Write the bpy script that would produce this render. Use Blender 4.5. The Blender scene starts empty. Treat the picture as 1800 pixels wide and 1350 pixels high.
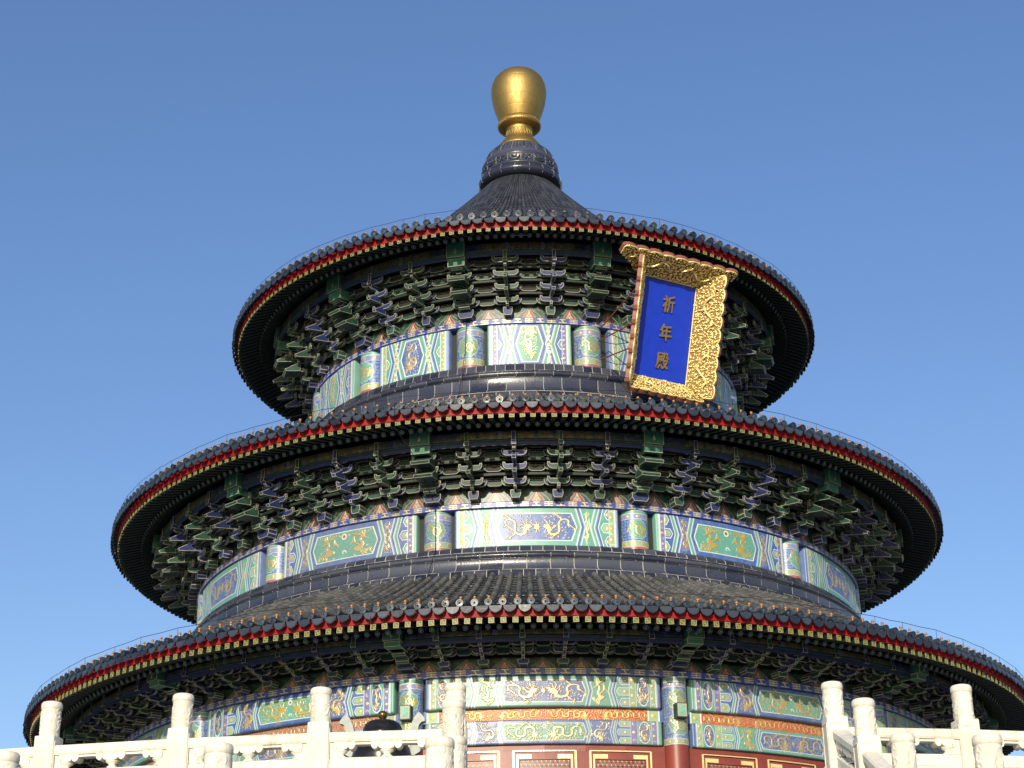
import bpy, bmesh, math, random
import numpy as np
from mathutils import Matrix, Vector

random.seed(7)
RNG = np.random.default_rng(7)
PI = math.pi
rad = math.radians
scn = bpy.context.scene
COL = scn.collection
EYE = 1.65                      # eye height above the ground; heights h below are measured from the eye

# ------------------------------------------------------------------ camera
F, PITCH, YAW, ROLL = 3050.0, 0.417672, -0.0073588, -0.0142024
DIST = 58.0
cp, sp = math.cos(PITCH), math.sin(PITCH)
fw = Vector((math.sin(YAW)*cp, math.cos(YAW)*cp, sp))
rt = Vector((math.cos(YAW), -math.sin(YAW), 0))
up = rt.cross(fw)
rt2 = math.cos(ROLL)*rt + math.sin(ROLL)*up
up2 = -math.sin(ROLL)*rt + math.cos(ROLL)*up
cd = bpy.data.cameras.new('camera')
cam = bpy.data.objects.new('camera', cd)
COL.objects.link(cam)
M = Matrix((rt2, up2, -fw)).transposed().to_4x4()
M.translation = Vector((0, -DIST, EYE))
cam.matrix_world = M
cd.sensor_width = 36
cd.lens = F/1800*36
cd.clip_end = 5000
scn.camera = cam

# ------------------------------------------------------------------ sky and sun
SUN_AZ, SUN_EL = -9.0, 17.0     # azimuth seen from the hall: 0 = towards the camera, minus = left
w = bpy.data.worlds.new('World')
scn.world = w
w.use_nodes = True
nt = w.node_tree
nt.nodes.clear()
sky = nt.nodes.new('ShaderNodeTexSky')
sky.sky_type = 'NISHITA'
sky.sun_disc = False
sky.sun_elevation = rad(SUN_EL)
sx, sy = math.sin(rad(SUN_AZ)), -math.cos(rad(SUN_AZ))
sky.sun_rotation = math.atan2(sx, sy)
sky.air_density = 1.0
sky.dust_density = 1.0
sky.ozone_density = 2.4
bg = nt.nodes.new('ShaderNodeBackground')
bg.inputs[1].default_value = 0.147
out = nt.nodes.new('ShaderNodeOutputWorld')
hs = nt.nodes.new('ShaderNodeHueSaturation')
hs.inputs['Saturation'].default_value = 1.17
hs.inputs['Hue'].default_value = .513
hs.inputs['Value'].default_value = 1.46
nt.links.new(sky.outputs[0], hs.inputs['Color'])
gm = nt.nodes.new('ShaderNodeGamma')
gm.inputs[1].default_value = .88
nt.links.new(hs.outputs[0], gm.inputs[0])
nt.links.new(gm.outputs[0], bg.inputs[0])
nt.links.new(bg.outputs[0], out.inputs[0])
ld = bpy.data.lights.new('sun', 'SUN')
ld.energy = 4.5
ld.angle = rad(0.5)
ld.color = (1.0, 0.90, 0.72)
lo = bpy.data.objects.new('sun', ld)
COL.objects.link(lo)
dirv = Vector((sx*math.cos(rad(SUN_EL)), sy*math.cos(rad(SUN_EL)), math.sin(rad(SUN_EL))))
lo.rotation_euler = dirv.to_track_quat('Z', 'Y').to_euler()
scn.view_settings.view_transform = 'Standard'
scn.view_settings.look = 'None'
scn.view_settings.exposure = 0.0
scn.view_settings.gamma = 1.0

# ------------------------------------------------------------------ materials
def mat(name, base=(.5, .5, .5), rough=.5, metal=0.0, spec=.5):
    m = bpy.data.materials.new(name)
    m.use_nodes = True
    b = m.node_tree.nodes['Principled BSDF']
    b.inputs['Base Color'].default_value = (*base, 1)
    b.inputs['Roughness'].default_value = rough
    b.inputs['Metallic'].default_value = metal
    b.inputs['Specular IOR Level'].default_value = spec
    return m, m.node_tree, b

def N(t, kind, **kw):
    n = t.nodes.new(kind)
    for k, v in kw.items():
        if k in n.inputs: n.inputs[k].default_value = v
        else: setattr(n, k, v)
    return n

def coord(t):
    return N(t, 'ShaderNodeTexCoord').outputs['Object']

def noise(t, vec, scale, detail=4, rough=.55):
    n = N(t, 'ShaderNodeTexNoise', Scale=scale, Detail=detail, Roughness=rough)
    t.links.new(vec, n.inputs['Vector'])
    return n.outputs['Fac']

def ramp(t, fac, stops):
    r = N(t, 'ShaderNodeValToRGB')
    e = r.color_ramp.elements
    while len(e) < len(stops): e.new(.5)
    for i, (p, c) in enumerate(stops):
        e[i].position = p
        e[i].color = (*c, 1) if len(c) == 3 else c
    t.links.new(fac, r.inputs[0])
    return r.outputs[0]

def mixc(t, fac, a, b, blend='MIX'):
    n = N(t, 'ShaderNodeMix', data_type='RGBA', blend_type=blend)
    for s, v in ((0, fac), (6, a), (7, b)):
        if hasattr(v, 'links') or hasattr(v, 'is_linked'): t.links.new(v, n.inputs[s])
        elif s == 0: n.inputs[0].default_value = v
        else: n.inputs[s].default_value = (*v, 1)
    return n.outputs[2]

def bump(t, b, h, strength=.3, dist=.02):
    n = N(t, 'ShaderNodeBump', Strength=strength, Distance=dist)
    t.links.new(h, n.inputs['Height'])
    t.links.new(n.outputs[0], b.inputs['Normal'])

def glaze(name, base, dusty, amount, rough=(.16, .5)):
    """blue glazed tile: glaze with streaks and patches of grey dust; 'tone' varies from tile to tile"""
    m, t, b = mat(name)
    c = coord(t)
    n1 = noise(t, c, 1.1, 6, .65)
    n2 = noise(t, c, 14, 3)
    a = N(t, 'ShaderNodeAttribute', attribute_name='tone')
    add = N(t, 'ShaderNodeMath', operation='MULTIPLY_ADD')
    t.links.new(n2, add.inputs[0]); add.inputs[1].default_value = .5
    t.links.new(n1, add.inputs[2])
    add2 = N(t, 'ShaderNodeMath', operation='MULTIPLY_ADD')
    t.links.new(a.outputs['Fac'], add2.inputs[0]); add2.inputs[1].default_value = .35
    t.links.new(add.outputs[0], add2.inputs[2])
    f = ramp(t, add2.outputs[0], [(.55-amount*.35, (0, 0, 0)), (1.25-amount*.45, (1, 1, 1))])
    col = mixc(t, f, base, dusty)
    hsv = N(t, 'ShaderNodeHueSaturation')
    t.links.new(col, hsv.inputs['Color'])
    mr = N(t, 'ShaderNodeMapRange'); mr.inputs[3].default_value = .72; mr.inputs[4].default_value = 1.3
    t.links.new(a.outputs['Fac'], mr.inputs[0]); t.links.new(mr.outputs[0], hsv.inputs['Value'])
    t.links.new(hsv.outputs[0], b.inputs['Base Color'])
    rr = N(t, 'ShaderNodeMapRange'); rr.inputs[3].default_value = rough[0]; rr.inputs[4].default_value = rough[1]
    t.links.new(f, rr.inputs[0]); t.links.new(rr.outputs[0], b.inputs['Roughness'])
    bump(t, b, n2, .22, .02)
    return m

M_ROOF = glaze('dusty_glazed_tile', (.012, .020, .050), (.108, .106, .100), .58, (.25, .55))
M_ROOFTOP = glaze('dark_glazed_tile', (.008, .011, .026), (.036, .040, .048), .35, (.24, .5))
M_TRIM = glaze('eave_glazed_tile', (.006, .012, .030), (.030, .042, .062), .42, (.19, .42))
M_BAND = glaze('blue_glazed_brick', (.012, .018, .060), (.048, .053, .074), .36, (.08, .28))
M_JOINT, t_, b_ = mat('mortar', (.42, .42, .40), .8)

def simple(name, base, rough=.5, metal=0, var=.25, scale=8, bstr=.0, spec=.5, tint=0):
    m, t, b = mat(name, base, rough, metal, spec)
    c = coord(t)
    n = noise(t, c, scale, 5, .6)
    lo_ = tuple(x*(1-var) for x in base); hi = tuple(min(1, x*(1+var)) for x in base)
    t.links.new(ramp(t, n, [(.3, lo_), (.7, hi)]), b.inputs['Base Color'])
    if bstr: bump(t, b, n, bstr, .02)
    if tint:      # faded differently from piece to piece, with dust
        oi = N(t, 'ShaderNodeObjectInfo')
        hv = N(t, 'ShaderNodeHueSaturation')
        mr = N(t, 'ShaderNodeMapRange'); mr.inputs[3].default_value = 1-tint; mr.inputs[4].default_value = 1+tint
        t.links.new(oi.outputs['Random'], mr.inputs[0]); t.links.new(mr.outputs[0], hv.inputs['Value'])
        src = b.inputs['Base Color'].links[0].from_socket
        du = ramp(t, noise(t, c, 2.3, 6, .7), [(.5, (0, 0, 0)), (.8, (.35, .35, .35))])
        t.links.new(mixc(t, du, src, (.10, .10, .085)), hv.inputs['Color'])
        t.links.new(hv.outputs[0], b.inputs['Base Color'])
    return m

M_RED = simple('vermilion_paint', (.27, .008, .012), .6, 0, .2, 5, 0, .3)
M_DKRED = simple('oxblood_paint', (.21, .040, .026), .42, 0, .15, 3)
def old_gold():
    m, t, b = mat('gilded_metal', (.5, .33, .1), .47, 1)
    c = coord(t)
    mp = N(t, 'ShaderNodeMapping'); mp.inputs['Scale'].default_value = (5, 5, 1.2)
    t.links.new(c, mp.inputs[0])
    n = noise(t, mp.outputs[0], 2.2, 6, .65)
    t.links.new(ramp(t, n, [(.3, (.36, .235, .075)), (.7, (.52, .36, .125))]), b.inputs['Base Color'])
    t.links.new(ramp(t, n, [(.3, (.62, .62, .62)), (.7, (.46, .46, .46))]), b.inputs['Roughness'])
    wv = N(t, 'ShaderNodeTexWave', wave_type='BANDS', bands_direction='Z', Scale=.75, Distortion=.15)
    t.links.new(c, wv.inputs['Vector'])
    sm = ramp(t, wv.outputs['Fac'], [(.0, (0, 0, 0)), (.03, (1, 1, 1))])
    ad = N(t, 'ShaderNodeMath', operation='MULTIPLY_ADD'); ad.inputs[1].default_value = .35
    t.links.new(noise(t, c, 7, 4), ad.inputs[0]); t.links.new(sm, ad.inputs[2])
    bump(t, b, ad.outputs[0], .18, .02)
    return m
M_GOLD = old_gold()
M_GILT = simple('gilded_wood', (1.0, .76, .32), .30, .45, .15, 30, .2)
M_GILTBACK = simple('gilt_ground', (.30, .16, .045), .55, .2, .4, 40, .3)
M_FRAMEBACK = simple('maroon_lacquer', (.24, .075, .05), .5, 0, .2, 10)
M_GREEN = simple('malachite_paint', (.013, .050, .038), .55, 0, .25, 6, tint=.3)
M_BLUE = simple('azurite_paint', (.013, .022, .105), .55, 0, .25, 6, tint=.3)
M_OUTLINE = simple('pale_edge_paint', (.34, .34, .25), .5, 0, .3, 5, tint=.2)
M_DARK = simple('shaded_wood', (.012, .016, .013), .7, 0, .3, 3)  # near-black: the shade behind and between the brackets is in the colour
M_RAFTER = simple('rafter_green', (.010, .024, .017), .6, 0, .3, 5)
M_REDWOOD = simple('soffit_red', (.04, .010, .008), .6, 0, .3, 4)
M_FRET = simple('fret_gold', (.32, .285, .105), .55, .1, .15, 9)
M_FRETGREEN = simple('fret_green', (.05, .075, .022), .5, 0, .2, 9)
M_RAFTEREND = simple('faded_white_ring', (.30, .33, .29), .6, 0, .3, 6)
M_ENDGREEN = simple('rafter_end_green', (.03, .14, .10), .55, 0, .3, 6)
M_ENDBLUE = simple('rafter_end_blue', (.03, .05, .20), .55, 0, .3, 6)
M_NAIL = simple('amber_glaze', (.36, .155, .042), .25, 0, .2, 9)
M_WIRE = simple('dark_wire', (.035, .035, .04), .5, .6, .2, 9)
M_ROD = simple('rusty_rod', (.22, .06, .04), .6, .2, .2, 9)
M_BRONZE = simple('dark_bronze', (.030, .028, .026), .24, .55, .4, 7, .05)
M_BRONZEKNOB = simple('worn_bronze', (.20, .12, .05), .3, .8, .3, 9)
M_EAR = simple('grey_bronze', (.20, .22, .21), .5, .2, .25, 7)
M_PANEL = simple('blue_plaque_paint', (.004, .035, .50), .5, 0, .12, 3)
M_CHAR = simple('gold_character', (.23, .155, .065), .5, .3, .15, 20)

def marble():
    m, t, b = mat('white_marble', (.8, .77, .7), .6, 0, .35)
    c = coord(t)
    n1 = noise(t, c, 1.6, 6, .65)
    n2 = noise(t, c, 22, 4, .6)
    mp = N(t, 'ShaderNodeMapping'); mp.inputs['Scale'].default_value = (5, 5, .5)
    t.links.new(c, mp.inputs[0])
    n3 = noise(t, mp.outputs[0], 1.5, 5, .7)
    col = ramp(t, n1, [(.25, (.62, .575, .475)), (.6, (.78, .75, .655))])
    st = ramp(t, n3, [(.30, (.58, .54, .46)), (.50, (1, 1, 1))])
    col = mixc(t, .6, col, st, 'MULTIPLY')
    g = ramp(t, n2, [(.3, (.86, .84, .80)), (.55, (1, 1, 1))])
    col = mixc(t, .7, col, g, 'MULTIPLY')
    t.links.new(col, b.inputs['Base Color'])
    bump(t, b, n2, .45, .014)
    return m
M_MARBLE = marble()

def paint_mat():
    """painted woodwork: colour and raised gold come from the painted design stored on the mesh"""
    m, t, b = mat('painted_timber', (.5, .5, .5), .38)
    a = N(t, 'ShaderNodeAttribute', attribute_name='paint')
    n = noise(t, coord(t), 3.0, 6, .65)
    n2 = noise(t, coord(t), 26, 3, .6)
    wv = ramp(t, n, [(.25, (.72, .72, .72)), (.65, (1, 1, 1))])
    col = mixc(t, .6, a.outputs['Color'], wv, 'MULTIPLY')
    wv2 = ramp(t, n2, [(.25, (.8, .8, .8)), (.6, (1, 1, 1))])
    col = mixc(t, .6, col, wv2, 'MULTIPLY')
    t.links.new(col, b.inputs['Base Color'])
    mu = N(t, 'ShaderNodeMath', operation='MULTIPLY'); mu.inputs[1].default_value = .55
    t.links.new(a.outputs['Alpha'], mu.inputs[0]); t.links.new(mu.outputs[0], b.inputs['Metallic'])
    n4 = noise(t, coord(t), 7.5, 6, .75)
    fd = ramp(t, n4, [(.48, (0, 0, 0)), (.78, (.55, .55, .55))])
    oi = N(t, 'ShaderNodeObjectInfo')      # each piece has faded a little differently
    hv = N(t, 'ShaderNodeHueSaturation')
    for k, lo, hi in (('Value', .88, 1.1), ('Saturation', .8, 1.05)):
        mr = N(t, 'ShaderNodeMapRange'); mr.inputs[3].default_value = lo; mr.inputs[4].default_value = hi
        t.links.new(oi.outputs['Random'], mr.inputs[0]); t.links.new(mr.outputs[0], hv.inputs[k])
    t.links.new(mixc(t, fd, col, (.30, .335, .30)), hv.inputs['Color'])
    t.links.new(hv.outputs[0], b.inputs['Base Color'])
    bump(t, b, n2, .15, .01)
    return m
M_PAINT = paint_mat()

def paving():
    m, t, b = mat('stone_paving', (.3, .29, .27), .8)
    br = N(t, 'ShaderNodeTexBrick', Scale=1.0)
    br.inputs['Color1'].default_value = (.085, .082, .075, 1); br.inputs['Color2'].default_value = (.105, .10, .09, 1)
    br.inputs['Mortar'].default_value = (.05, .047, .044, 1); br.inputs['Mortar Size'].default_value = .012
    t.links.new(coord(t), br.inputs['Vector'])
    t.links.new(br.outputs[0], b.inputs['Base Color'])
    return m
M_PAVE = paving()
M_TERRACE = simple('low_bounce_terrace_stone', (.20, .19, .165), .75, 0, .2, 2, .1)  # unseen terrace marble coloured dark to cut light bounced under the eaves

# ------------------------------------------------------------------ mesh helpers
class MB:
    def __init__(s): s.v = []; s.f = []; s.m = []; s.t = []; s.sm = []
    def add(s, verts, faces, mi=0, tone=None, smooth=False):
        o = len(s.v); s.v += [tuple(p) for p in verts]
        tn = random.random() if tone is None else tone
        for f in faces:
            s.f.append(tuple(o+i for i in f)); s.m.append(mi); s.t.append(tn); s.sm.append(smooth)
    def box(s, c, d, mi=0, ax=None, tone=None):
        """box centred at c with half sizes d, axes ax (three vectors)"""
        ax = ax or (Vector((1, 0, 0)), Vector((0, 1, 0)), Vector((0, 0, 1)))
        c = Vector(c)
        vs = [c + ax[0]*d[0]*i + ax[1]*d[1]*j + ax[2]*d[2]*k for k in (-1, 1) for j in (-1, 1) for i in (-1, 1)]
        s.add(vs, [(0, 2, 3, 1), (4, 5, 7, 6), (0, 1, 5, 4), (2, 6, 7, 3), (0, 4, 6, 2), (1, 3, 7, 5)], mi, tone)
    def prism(s, pts, o, e1, e2, e3, t0, t1, mi=0, tone=None, side=None):
        """polygon pts in the plane (e1, e2) through o, pushed from t0 to t1 along e3"""
        o, e1, e2, e3 = map(Vector, (o, e1, e2, e3))
        n = len(pts)
        a = [o + e1*p[0] + e2*p[1] + e3*t0 for p in pts]
        b = [o + e1*p[0] + e2*p[1] + e3*t1 for p in pts]
        s.add(a+b, [tuple(range(n))[::-1], tuple(range(n, 2*n))], mi, tone)
        s.add(a+b, [(i, (i+1) % n, n+(i+1) % n, n+i) for i in range(n)], mi if side is None else side, tone)
    def tube(s, pts, r, n=6, mi=0, cap=True, smooth=True, tone=None):
        pts = [Vector(p) for p in pts]
        rs = r if isinstance(r, (list, tuple)) else [r]*len(pts)
        vs = []; fs = []
        for i, p in enumerate(pts):
            d = (pts[min(i+1, len(pts)-1)] - pts[max(i-1, 0)]).normalized()
            a = d.orthogonal().normalized() if abs(d.z) > .95 else d.cross(Vector((0, 0, 1))).normalized()
            b = d.cross(a)
            for k in range(n):
                q = 2*PI*k/n
                vs.append(p + a*rs[i]*math.cos(q) + b*rs[i]*math.sin(q))
        for i in range(len(pts)-1):
            for k in range(n):
                fs.append((i*n+k, i*n+(k+1) % n, (i+1)*n+(k+1) % n, (i+1)*n+k))
        s.add(vs, fs, mi, tone, smooth)
        if cap: s.add(vs, [tuple(range(n))[::-1], tuple(range((len(pts)-1)*n, len(pts)*n))], mi, tone)
    def lathe(s, prof, n=48, mi=0, c=(0, 0, 0), smooth=True, a0=0, a1=2*PI, tone=None):
        vs = []; fs = []; k = len(prof); full = abs(a1-a0-2*PI) < 1e-6
        m = n if full else n+1
        for i in range(m):
            a = a0 + (a1-a0)*i/n
            for r, z in prof: vs.append((c[0]+r*math.sin(a), c[1]-r*math.cos(a), c[2]+z))
        for i in range(n):
            j = (i+1) % m
            for q in range(k-1): fs.append((i*k+q, j*k+q, j*k+q+1, i*k+q+1))
        s.add(vs, fs, mi, tone, smooth)
    def build(s, name, mats, parent=None, rz=None, loc=None):
        me = bpy.data.meshes.new(name)
        me.from_pydata(s.v, [], s.f)
        for m in (mats if isinstance(mats, (list, tuple)) else [mats]): me.materials.append(m)
        me.polygons.foreach_set('material_index', s.m)
        me.polygons.foreach_set('use_smooth', s.sm)
        at = me.attributes.new('tone', 'FLOAT', 'FACE')
        at.data.foreach_set('value', s.t)
        me.update()
        return link(name, me, parent, rz, loc)

def link(name, me, parent=None, rz=None, loc=None):
    o = bpy.data.objects.new(name, me)
    COL.objects.link(o)
    if parent: o.parent = parent
    if rz is not None: o.rotation_euler = (0, 0, rz)
    if loc is not None: o.location = loc
    return o

def again(o, rz, parent=None):
    c = o.copy(); COL.objects.link(c); c.rotation_euler = (0, 0, rz)
    if parent: c.parent = parent
    return c

def tag(o, label=None, cat=None, group=None, kind=None):
    for k, v in (('label', label), ('category', cat), ('group', group), ('kind', kind)):
        if v: o[k] = v
    return o

def empty(name, loc, rz=0):
    o = bpy.data.objects.new(name, None); COL.objects.link(o)
    o.location = loc; o.rotation_euler = (0, 0, rz); o.empty_display_size = .3
    return o

def cyl_pt(r, az, h): return Vector((r*math.sin(az), -r*math.cos(az), h))

# ------------------------------------------------------------------ painted designs
GR = (.115, .335, .275); LG = (.36, .54, .47); BL = (.070, .135, .36); LB = (.27, .38, .60)
WH = (.70, .71, .67); GO = (.72, .50, .16); RE = (.40, .085, .05); OL = (.30, .42, .24); CREAM = (.80, .74, .55)
DKG = (.05, .20, .14); DKB = (.035, .06, .30)

class Canvas:
    def __init__(s, L, H, res, base):
        s.L, s.H = L, H
        s.nx, s.ny = max(3, int(L*res)), max(3, int(H*res))
        s.x = np.linspace(0, L, s.nx); s.y = np.linspace(0, H, s.ny)
        s.px = L/(s.nx-1)
        s.c = np.empty((s.ny, s.nx, 3)); s.c[:] = base
        s.g = np.zeros((s.ny, s.nx))
    def win(s, x0, x1, y0, y1):
        i0, i1 = np.searchsorted(s.x, [x0, x1]); j0, j1 = np.searchsorted(s.y, [y0, y1])
        return max(0, i0-1), min(s.nx, i1+1), max(0, j0-1), min(s.ny, j1+1)
    def put(s, i0, i1, j0, j1, a, col, gold):
        s.c[j0:j1, i0:i1] = s.c[j0:j1, i0:i1]*(1-a[..., None]) + np.array(col)*a[..., None]
        s.g[j0:j1, i0:i1] = s.g[j0:j1, i0:i1]*(1-a) + gold*a
    def poly(s, pts, col, gold=0):
        p = np.array(pts, float)
        i0, i1, j0, j1 = s.win(p[:, 0].min(), p[:, 0].max(), p[:, 1].min(), p[:, 1].max())
        if i1 <= i0 or j1 <= j0: return
        acc = 0
        for ox, oy in ((-.25, -.25), (.25, -.25), (-.25, .25), (.25, .25)):
            X, Y = np.meshgrid(s.x[i0:i1]+ox*s.px, s.y[j0:j1]+oy*s.px)
            ins = np.zeros(X.shape, bool)
            for k in range(len(p)):
                (xa, ya), (xb, yb) = p[k-1], p[k]
                if ya == yb: continue
                ins ^= ((Y > ya) != (Y > yb)) & (X < (xb-xa)*(Y-ya)/(yb-ya)+xa)
            acc = acc + ins*.25
        s.put(i0, i1, j0, j1, acc, col, gold)
    def stroke(s, pts, w0, col, gold=0, w1=None):
        p = np.array(pts, float); w1 = w0 if w1 is None else w1
        m = max(w0, w1)+s.px
        i0, i1, j0, j1 = s.win(p[:, 0].min()-m, p[:, 0].max()+m, p[:, 1].min()-m, p[:, 1].max()+m)
        if i1 <= i0 or j1 <= j0: return
        X, Y = np.meshgrid(s.x[i0:i1], s.y[j0:j1])
        best = np.full(X.shape, -1e9)
        n = len(p)-1
        for k in range(n):
            a, b = p[k], p[k+1]; d = b-a; q = d@d
            if q == 0: continue
            t = np.clip(((X-a[0])*d[0]+(Y-a[1])*d[1])/q, 0, 1)
            dist = np.hypot(X-a[0]-t*d[0], Y-a[1]-t*d[1])
            wd = w0+(w1-w0)*(k+t)/n
            best = np.maximum(best, wd/2-dist)
        s.put(i0, i1, j0, j1, np.clip(best/s.px+.5, 0, 1), col, gold)
    def rect(s, x0, x1, y0, y1, col, gold=0):
        s.poly([(x0, y0), (x1, y0), (x1, y1), (x0, y1)], col, gold)
    def disk(s, x, y, rx, ry, col, gold=0):
        s.poly([(x+rx*math.cos(a), y+ry*math.sin(a)) for a in np.linspace(0, 2*PI, 24, endpoint=False)], col, gold)
    # motifs
    def curl(s, x, y, r, a, col, gold=0, wd=None, turn=1):
        q = np.linspace(0, 4.4, 9)
        rr = r*(1-q/6)
        s.stroke([(x+k*math.cos(a+turn*t), y+k*math.sin(a+turn*t)) for k, t in zip(rr, q)], wd or r*.45, col, gold, (wd or r*.45)*.6)
    def dragon(s, x0, x1, y0, y1, col=GO, flip=False, waves=1.6, seed=0):
        """coiling dragon among clouds; runs along the longer side of its field"""
        R = random.Random(seed)
        W, Hh = x1-x0, y1-y0
        tall = W < Hh*1.05
        A, B = (Hh, W) if tall else (W, Hh)
        def P(u, v):
            if flip: u = 1-u
            return (x0+v*W, y1-u*Hh) if tall else (x0+u*W, y0+v*Hh)
        waves = max(1.35, min(4.5, A/B*.8))
        u = np.linspace(.03, .80, 60)
        sg_ = np.linspace(0, waves, 160); an = 1.72*np.sin(2*PI*sg_+.5)
        mx_, my_ = np.cumsum(np.cos(an)), np.cumsum(np.sin(an))
        my_ = my_-np.linspace(my_[0], my_[-1], 160)
        mx_ = .03+.77*(mx_-mx_.min())/np.ptp(mx_); my_ = .20+.60*(my_-my_.min())/np.ptp(my_)
        body = [P(mx_[int(k*159/59)], my_[int(k*159/59)]) for k in range(60)]
        wd = min(B*.155, A*.085)
        s.stroke(body, wd*.4, col, 1, wd*1.05)
        hx, hy = body[-1]
        tx, ty = P(1.0, .55); dx, dy = tx-hx, ty-hy; l = math.hypot(dx, dy)+1e-6; dx, dy = dx/l, dy/l
        nx_, ny_ = -dy, dx
        Q = lambda a, b: (hx+(dx*a+nx_*b)*wd, hy+(dy*a+ny_*b)*wd)
        s.disk(*Q(.4, .1), wd*1.0, wd*.85, col, 1)
        s.stroke([Q(.4, .3), Q(2.0, .5)], wd*.6, col, 1, wd*.3)
        s.stroke([Q(.4, -.2), Q(1.7, -.6)], wd*.45, col, 1, wd*.2)
        for k in range(7):
            a = 1.2+k*.65
            s.stroke([Q(0, 0), Q(2.3*math.cos(a), 2.3*math.sin(a)), Q(3.0*math.cos(a+.25), 3.0*math.sin(a+.25))], wd*.4, col, 1, wd*.1)
        for q, d in ((.12, -1), (.30, 1), (.50, -1), (.68, 1)):
            k = int((q-.03)/.77*59); bx, by = body[k]
            sd = 1 if R.random() < .5 else -1
            kx, ky = bx+wd*1.5*sd*(.4 if tall else 1), by+d*wd*1.3
            fx, fy = kx+wd*1.2*sd, ky+d*wd*.8
            s.stroke([(bx, by), (kx, ky), (fx, fy)], wd*.55, col, 1, wd*.3)
            for a in (-1.1, -.3, .5, 1.2):
                s.stroke([(fx, fy), (fx+wd*1.1*math.sin(a), fy+d*wd*.9*math.cos(a))], wd*.25, col, 1, wd*.1)
        for k in range(1, 59, 3):
            (ax_, ay_), (bx, by) = body[k-1], body[k+1]
            l = math.hypot(bx-ax_, by-ay_)+1e-6; ex, ey = -(by-ay_)/l, (bx-ax_)/l
            cx, cy = body[k]; w_ = wd*(.5+.5*k/59)
            s.stroke([(cx, cy), (cx+ex*w_*1.05, cy+ey*w_*1.05)], w_*.35, col, 1, w_*.08)
        n = int(34*A/B); tries = 0; done = []
        while len(done) < n and tries < n*12:
            tries += 1
            px_, py_ = x0+R.random()*W, y0+R.uniform(.04, .96)*Hh
            if min(math.hypot(px_-a, py_-b) for a, b in body) < wd*1.1: continue
            if done and min(math.hypot(px_-a, py_-b) for a, b in done) < wd*.72: continue
            done.append((px_, py_))
            a = R.uniform(0, 6.3)
            if R.random() < .55: s.curl(px_, py_, wd*.36, a, col, 1, wd*.2, R.choice((-1, 1)))
            else:
                c_, d_ = math.cos(a), math.sin(a)
                s.stroke([(px_-c_*wd*.6, py_-d_*wd*.3), (px_, py_+wd*.15), (px_+c_*wd*.6, py_+d_*wd*.3)], wd*.16, col, 1, wd*.06)
    def phoenix(s, x0, x1, y0, y1, col=GO, flip=False, seed=0, waves=1):
        R = random.Random(seed)
        W, Hh = x1-x0, y1-y0
        if W > Hh*1.2: return s.dragon(x0, x1, y0, y1, col, flip, waves, seed)
        X = (lambda u: x1-u*W) if flip else (lambda u: x0+u*W)
        Y = lambda v: y0+v*Hh
        P = lambda l: [(X(a), Y(b)) for a, b in l]
        m = min(W, Hh)
        s.stroke(P([(.28, .66), (.36, .72), (.46, .68), (.48, .58), (.40, .48), (.40, .38), (.50, .30), (.66, .28)]), m*.07, col, 1, m*.17)
        s.stroke(P([(.28, .66), (.16, .62)]), m*.07, col, 1, m*.02)
        for k in range(7):
            s.stroke(P([(.36, .72), (.28+.06*k, .84), (.16+.13*k, .97-.02*abs(k-3))]), m*.05, col, 1, m*.025)
            s.stroke(P([(.50, .40), (.68+.02*k, .52+.01*k), (.74+.03*k, .78-.055*k)]), m*.05, col, 1, m*.02)
        for k in range(6):
            q = np.linspace(0, 1, 12)
            s.stroke([(X(.62-.55*t+.06*k*t), Y(.27-(.05+.035*k)*t+.05*math.sin(7*t+k*.8))) for t in q], m*.06, col, 1, m*.03)
            s.curl(X(.08+.06*k), Y(.20-.03*k), m*.05, k, col, 1, m*.03)
        n = int(12*W/Hh)+4
        for k in range(n):
            px_, py_ = R.random(), R.choice((R.uniform(.03, .18), R.uniform(.8, .97), R.random()))
            s.curl(X(px_), Y(py_), m*.04, R.uniform(0, 6), col, 1, m*.026, R.choice((-1, 1)))
    def scroll_ground(s, x0, x1, y0, y1, r, col, seed=0, gold=0):
        R = random.Random(seed)
        nx, ny = max(1, int((x1-x0)/(2.3*r))), max(1, int((y1-y0)/(2.3*r)))
        for i in range(nx):
            for j in range(ny):
                s.curl(x0+(i+.5)*(x1-x0)/nx, y0+(j+.5)*(y1-y0)/ny, r, R.uniform(0, 6), col, gold, r*.5, R.choice((-1, 1)))
    def diamonds(s, x, y0, y1, n, r, col):
        for k in range(n):
            y = y0+(k+.5)*(y1-y0)/n
            s.poly([(x-r, y), (x, y-r*1.3), (x+r, y), (x, y+r*1.3)], col, .8)

def chev(x, p, H, n=1):
    """zigzag vertical line at x whose middle is pushed by p"""
    if n == 1: return [(x, 0), (x+p, H*.5), (x, H)]
    return [(x, 0), (x+p, H*.25), (x, H*.5), (x+p, H*.75), (x, H)]

def zig(c, x, p, bands, n=1):
    """stack of bands (width, colour) along a zigzag, starting at x, going outward"""
    L0 = chev(x, p, c.H, n); off = 0
    for wd, col in bands:
        a = [(q[0]+off, q[1]) for q in L0]; b = [(q[0]+off+wd, q[1]) for q in L0]
        c.poly(a+b[::-1], col); off += wd
    return off

def mirror(c):
    h = c.nx//2
    c.c[:, :h] = c.c[:, ::-1][:, :h]; c.g[:, :h] = c.g[:, ::-1][:, :h]

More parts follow.
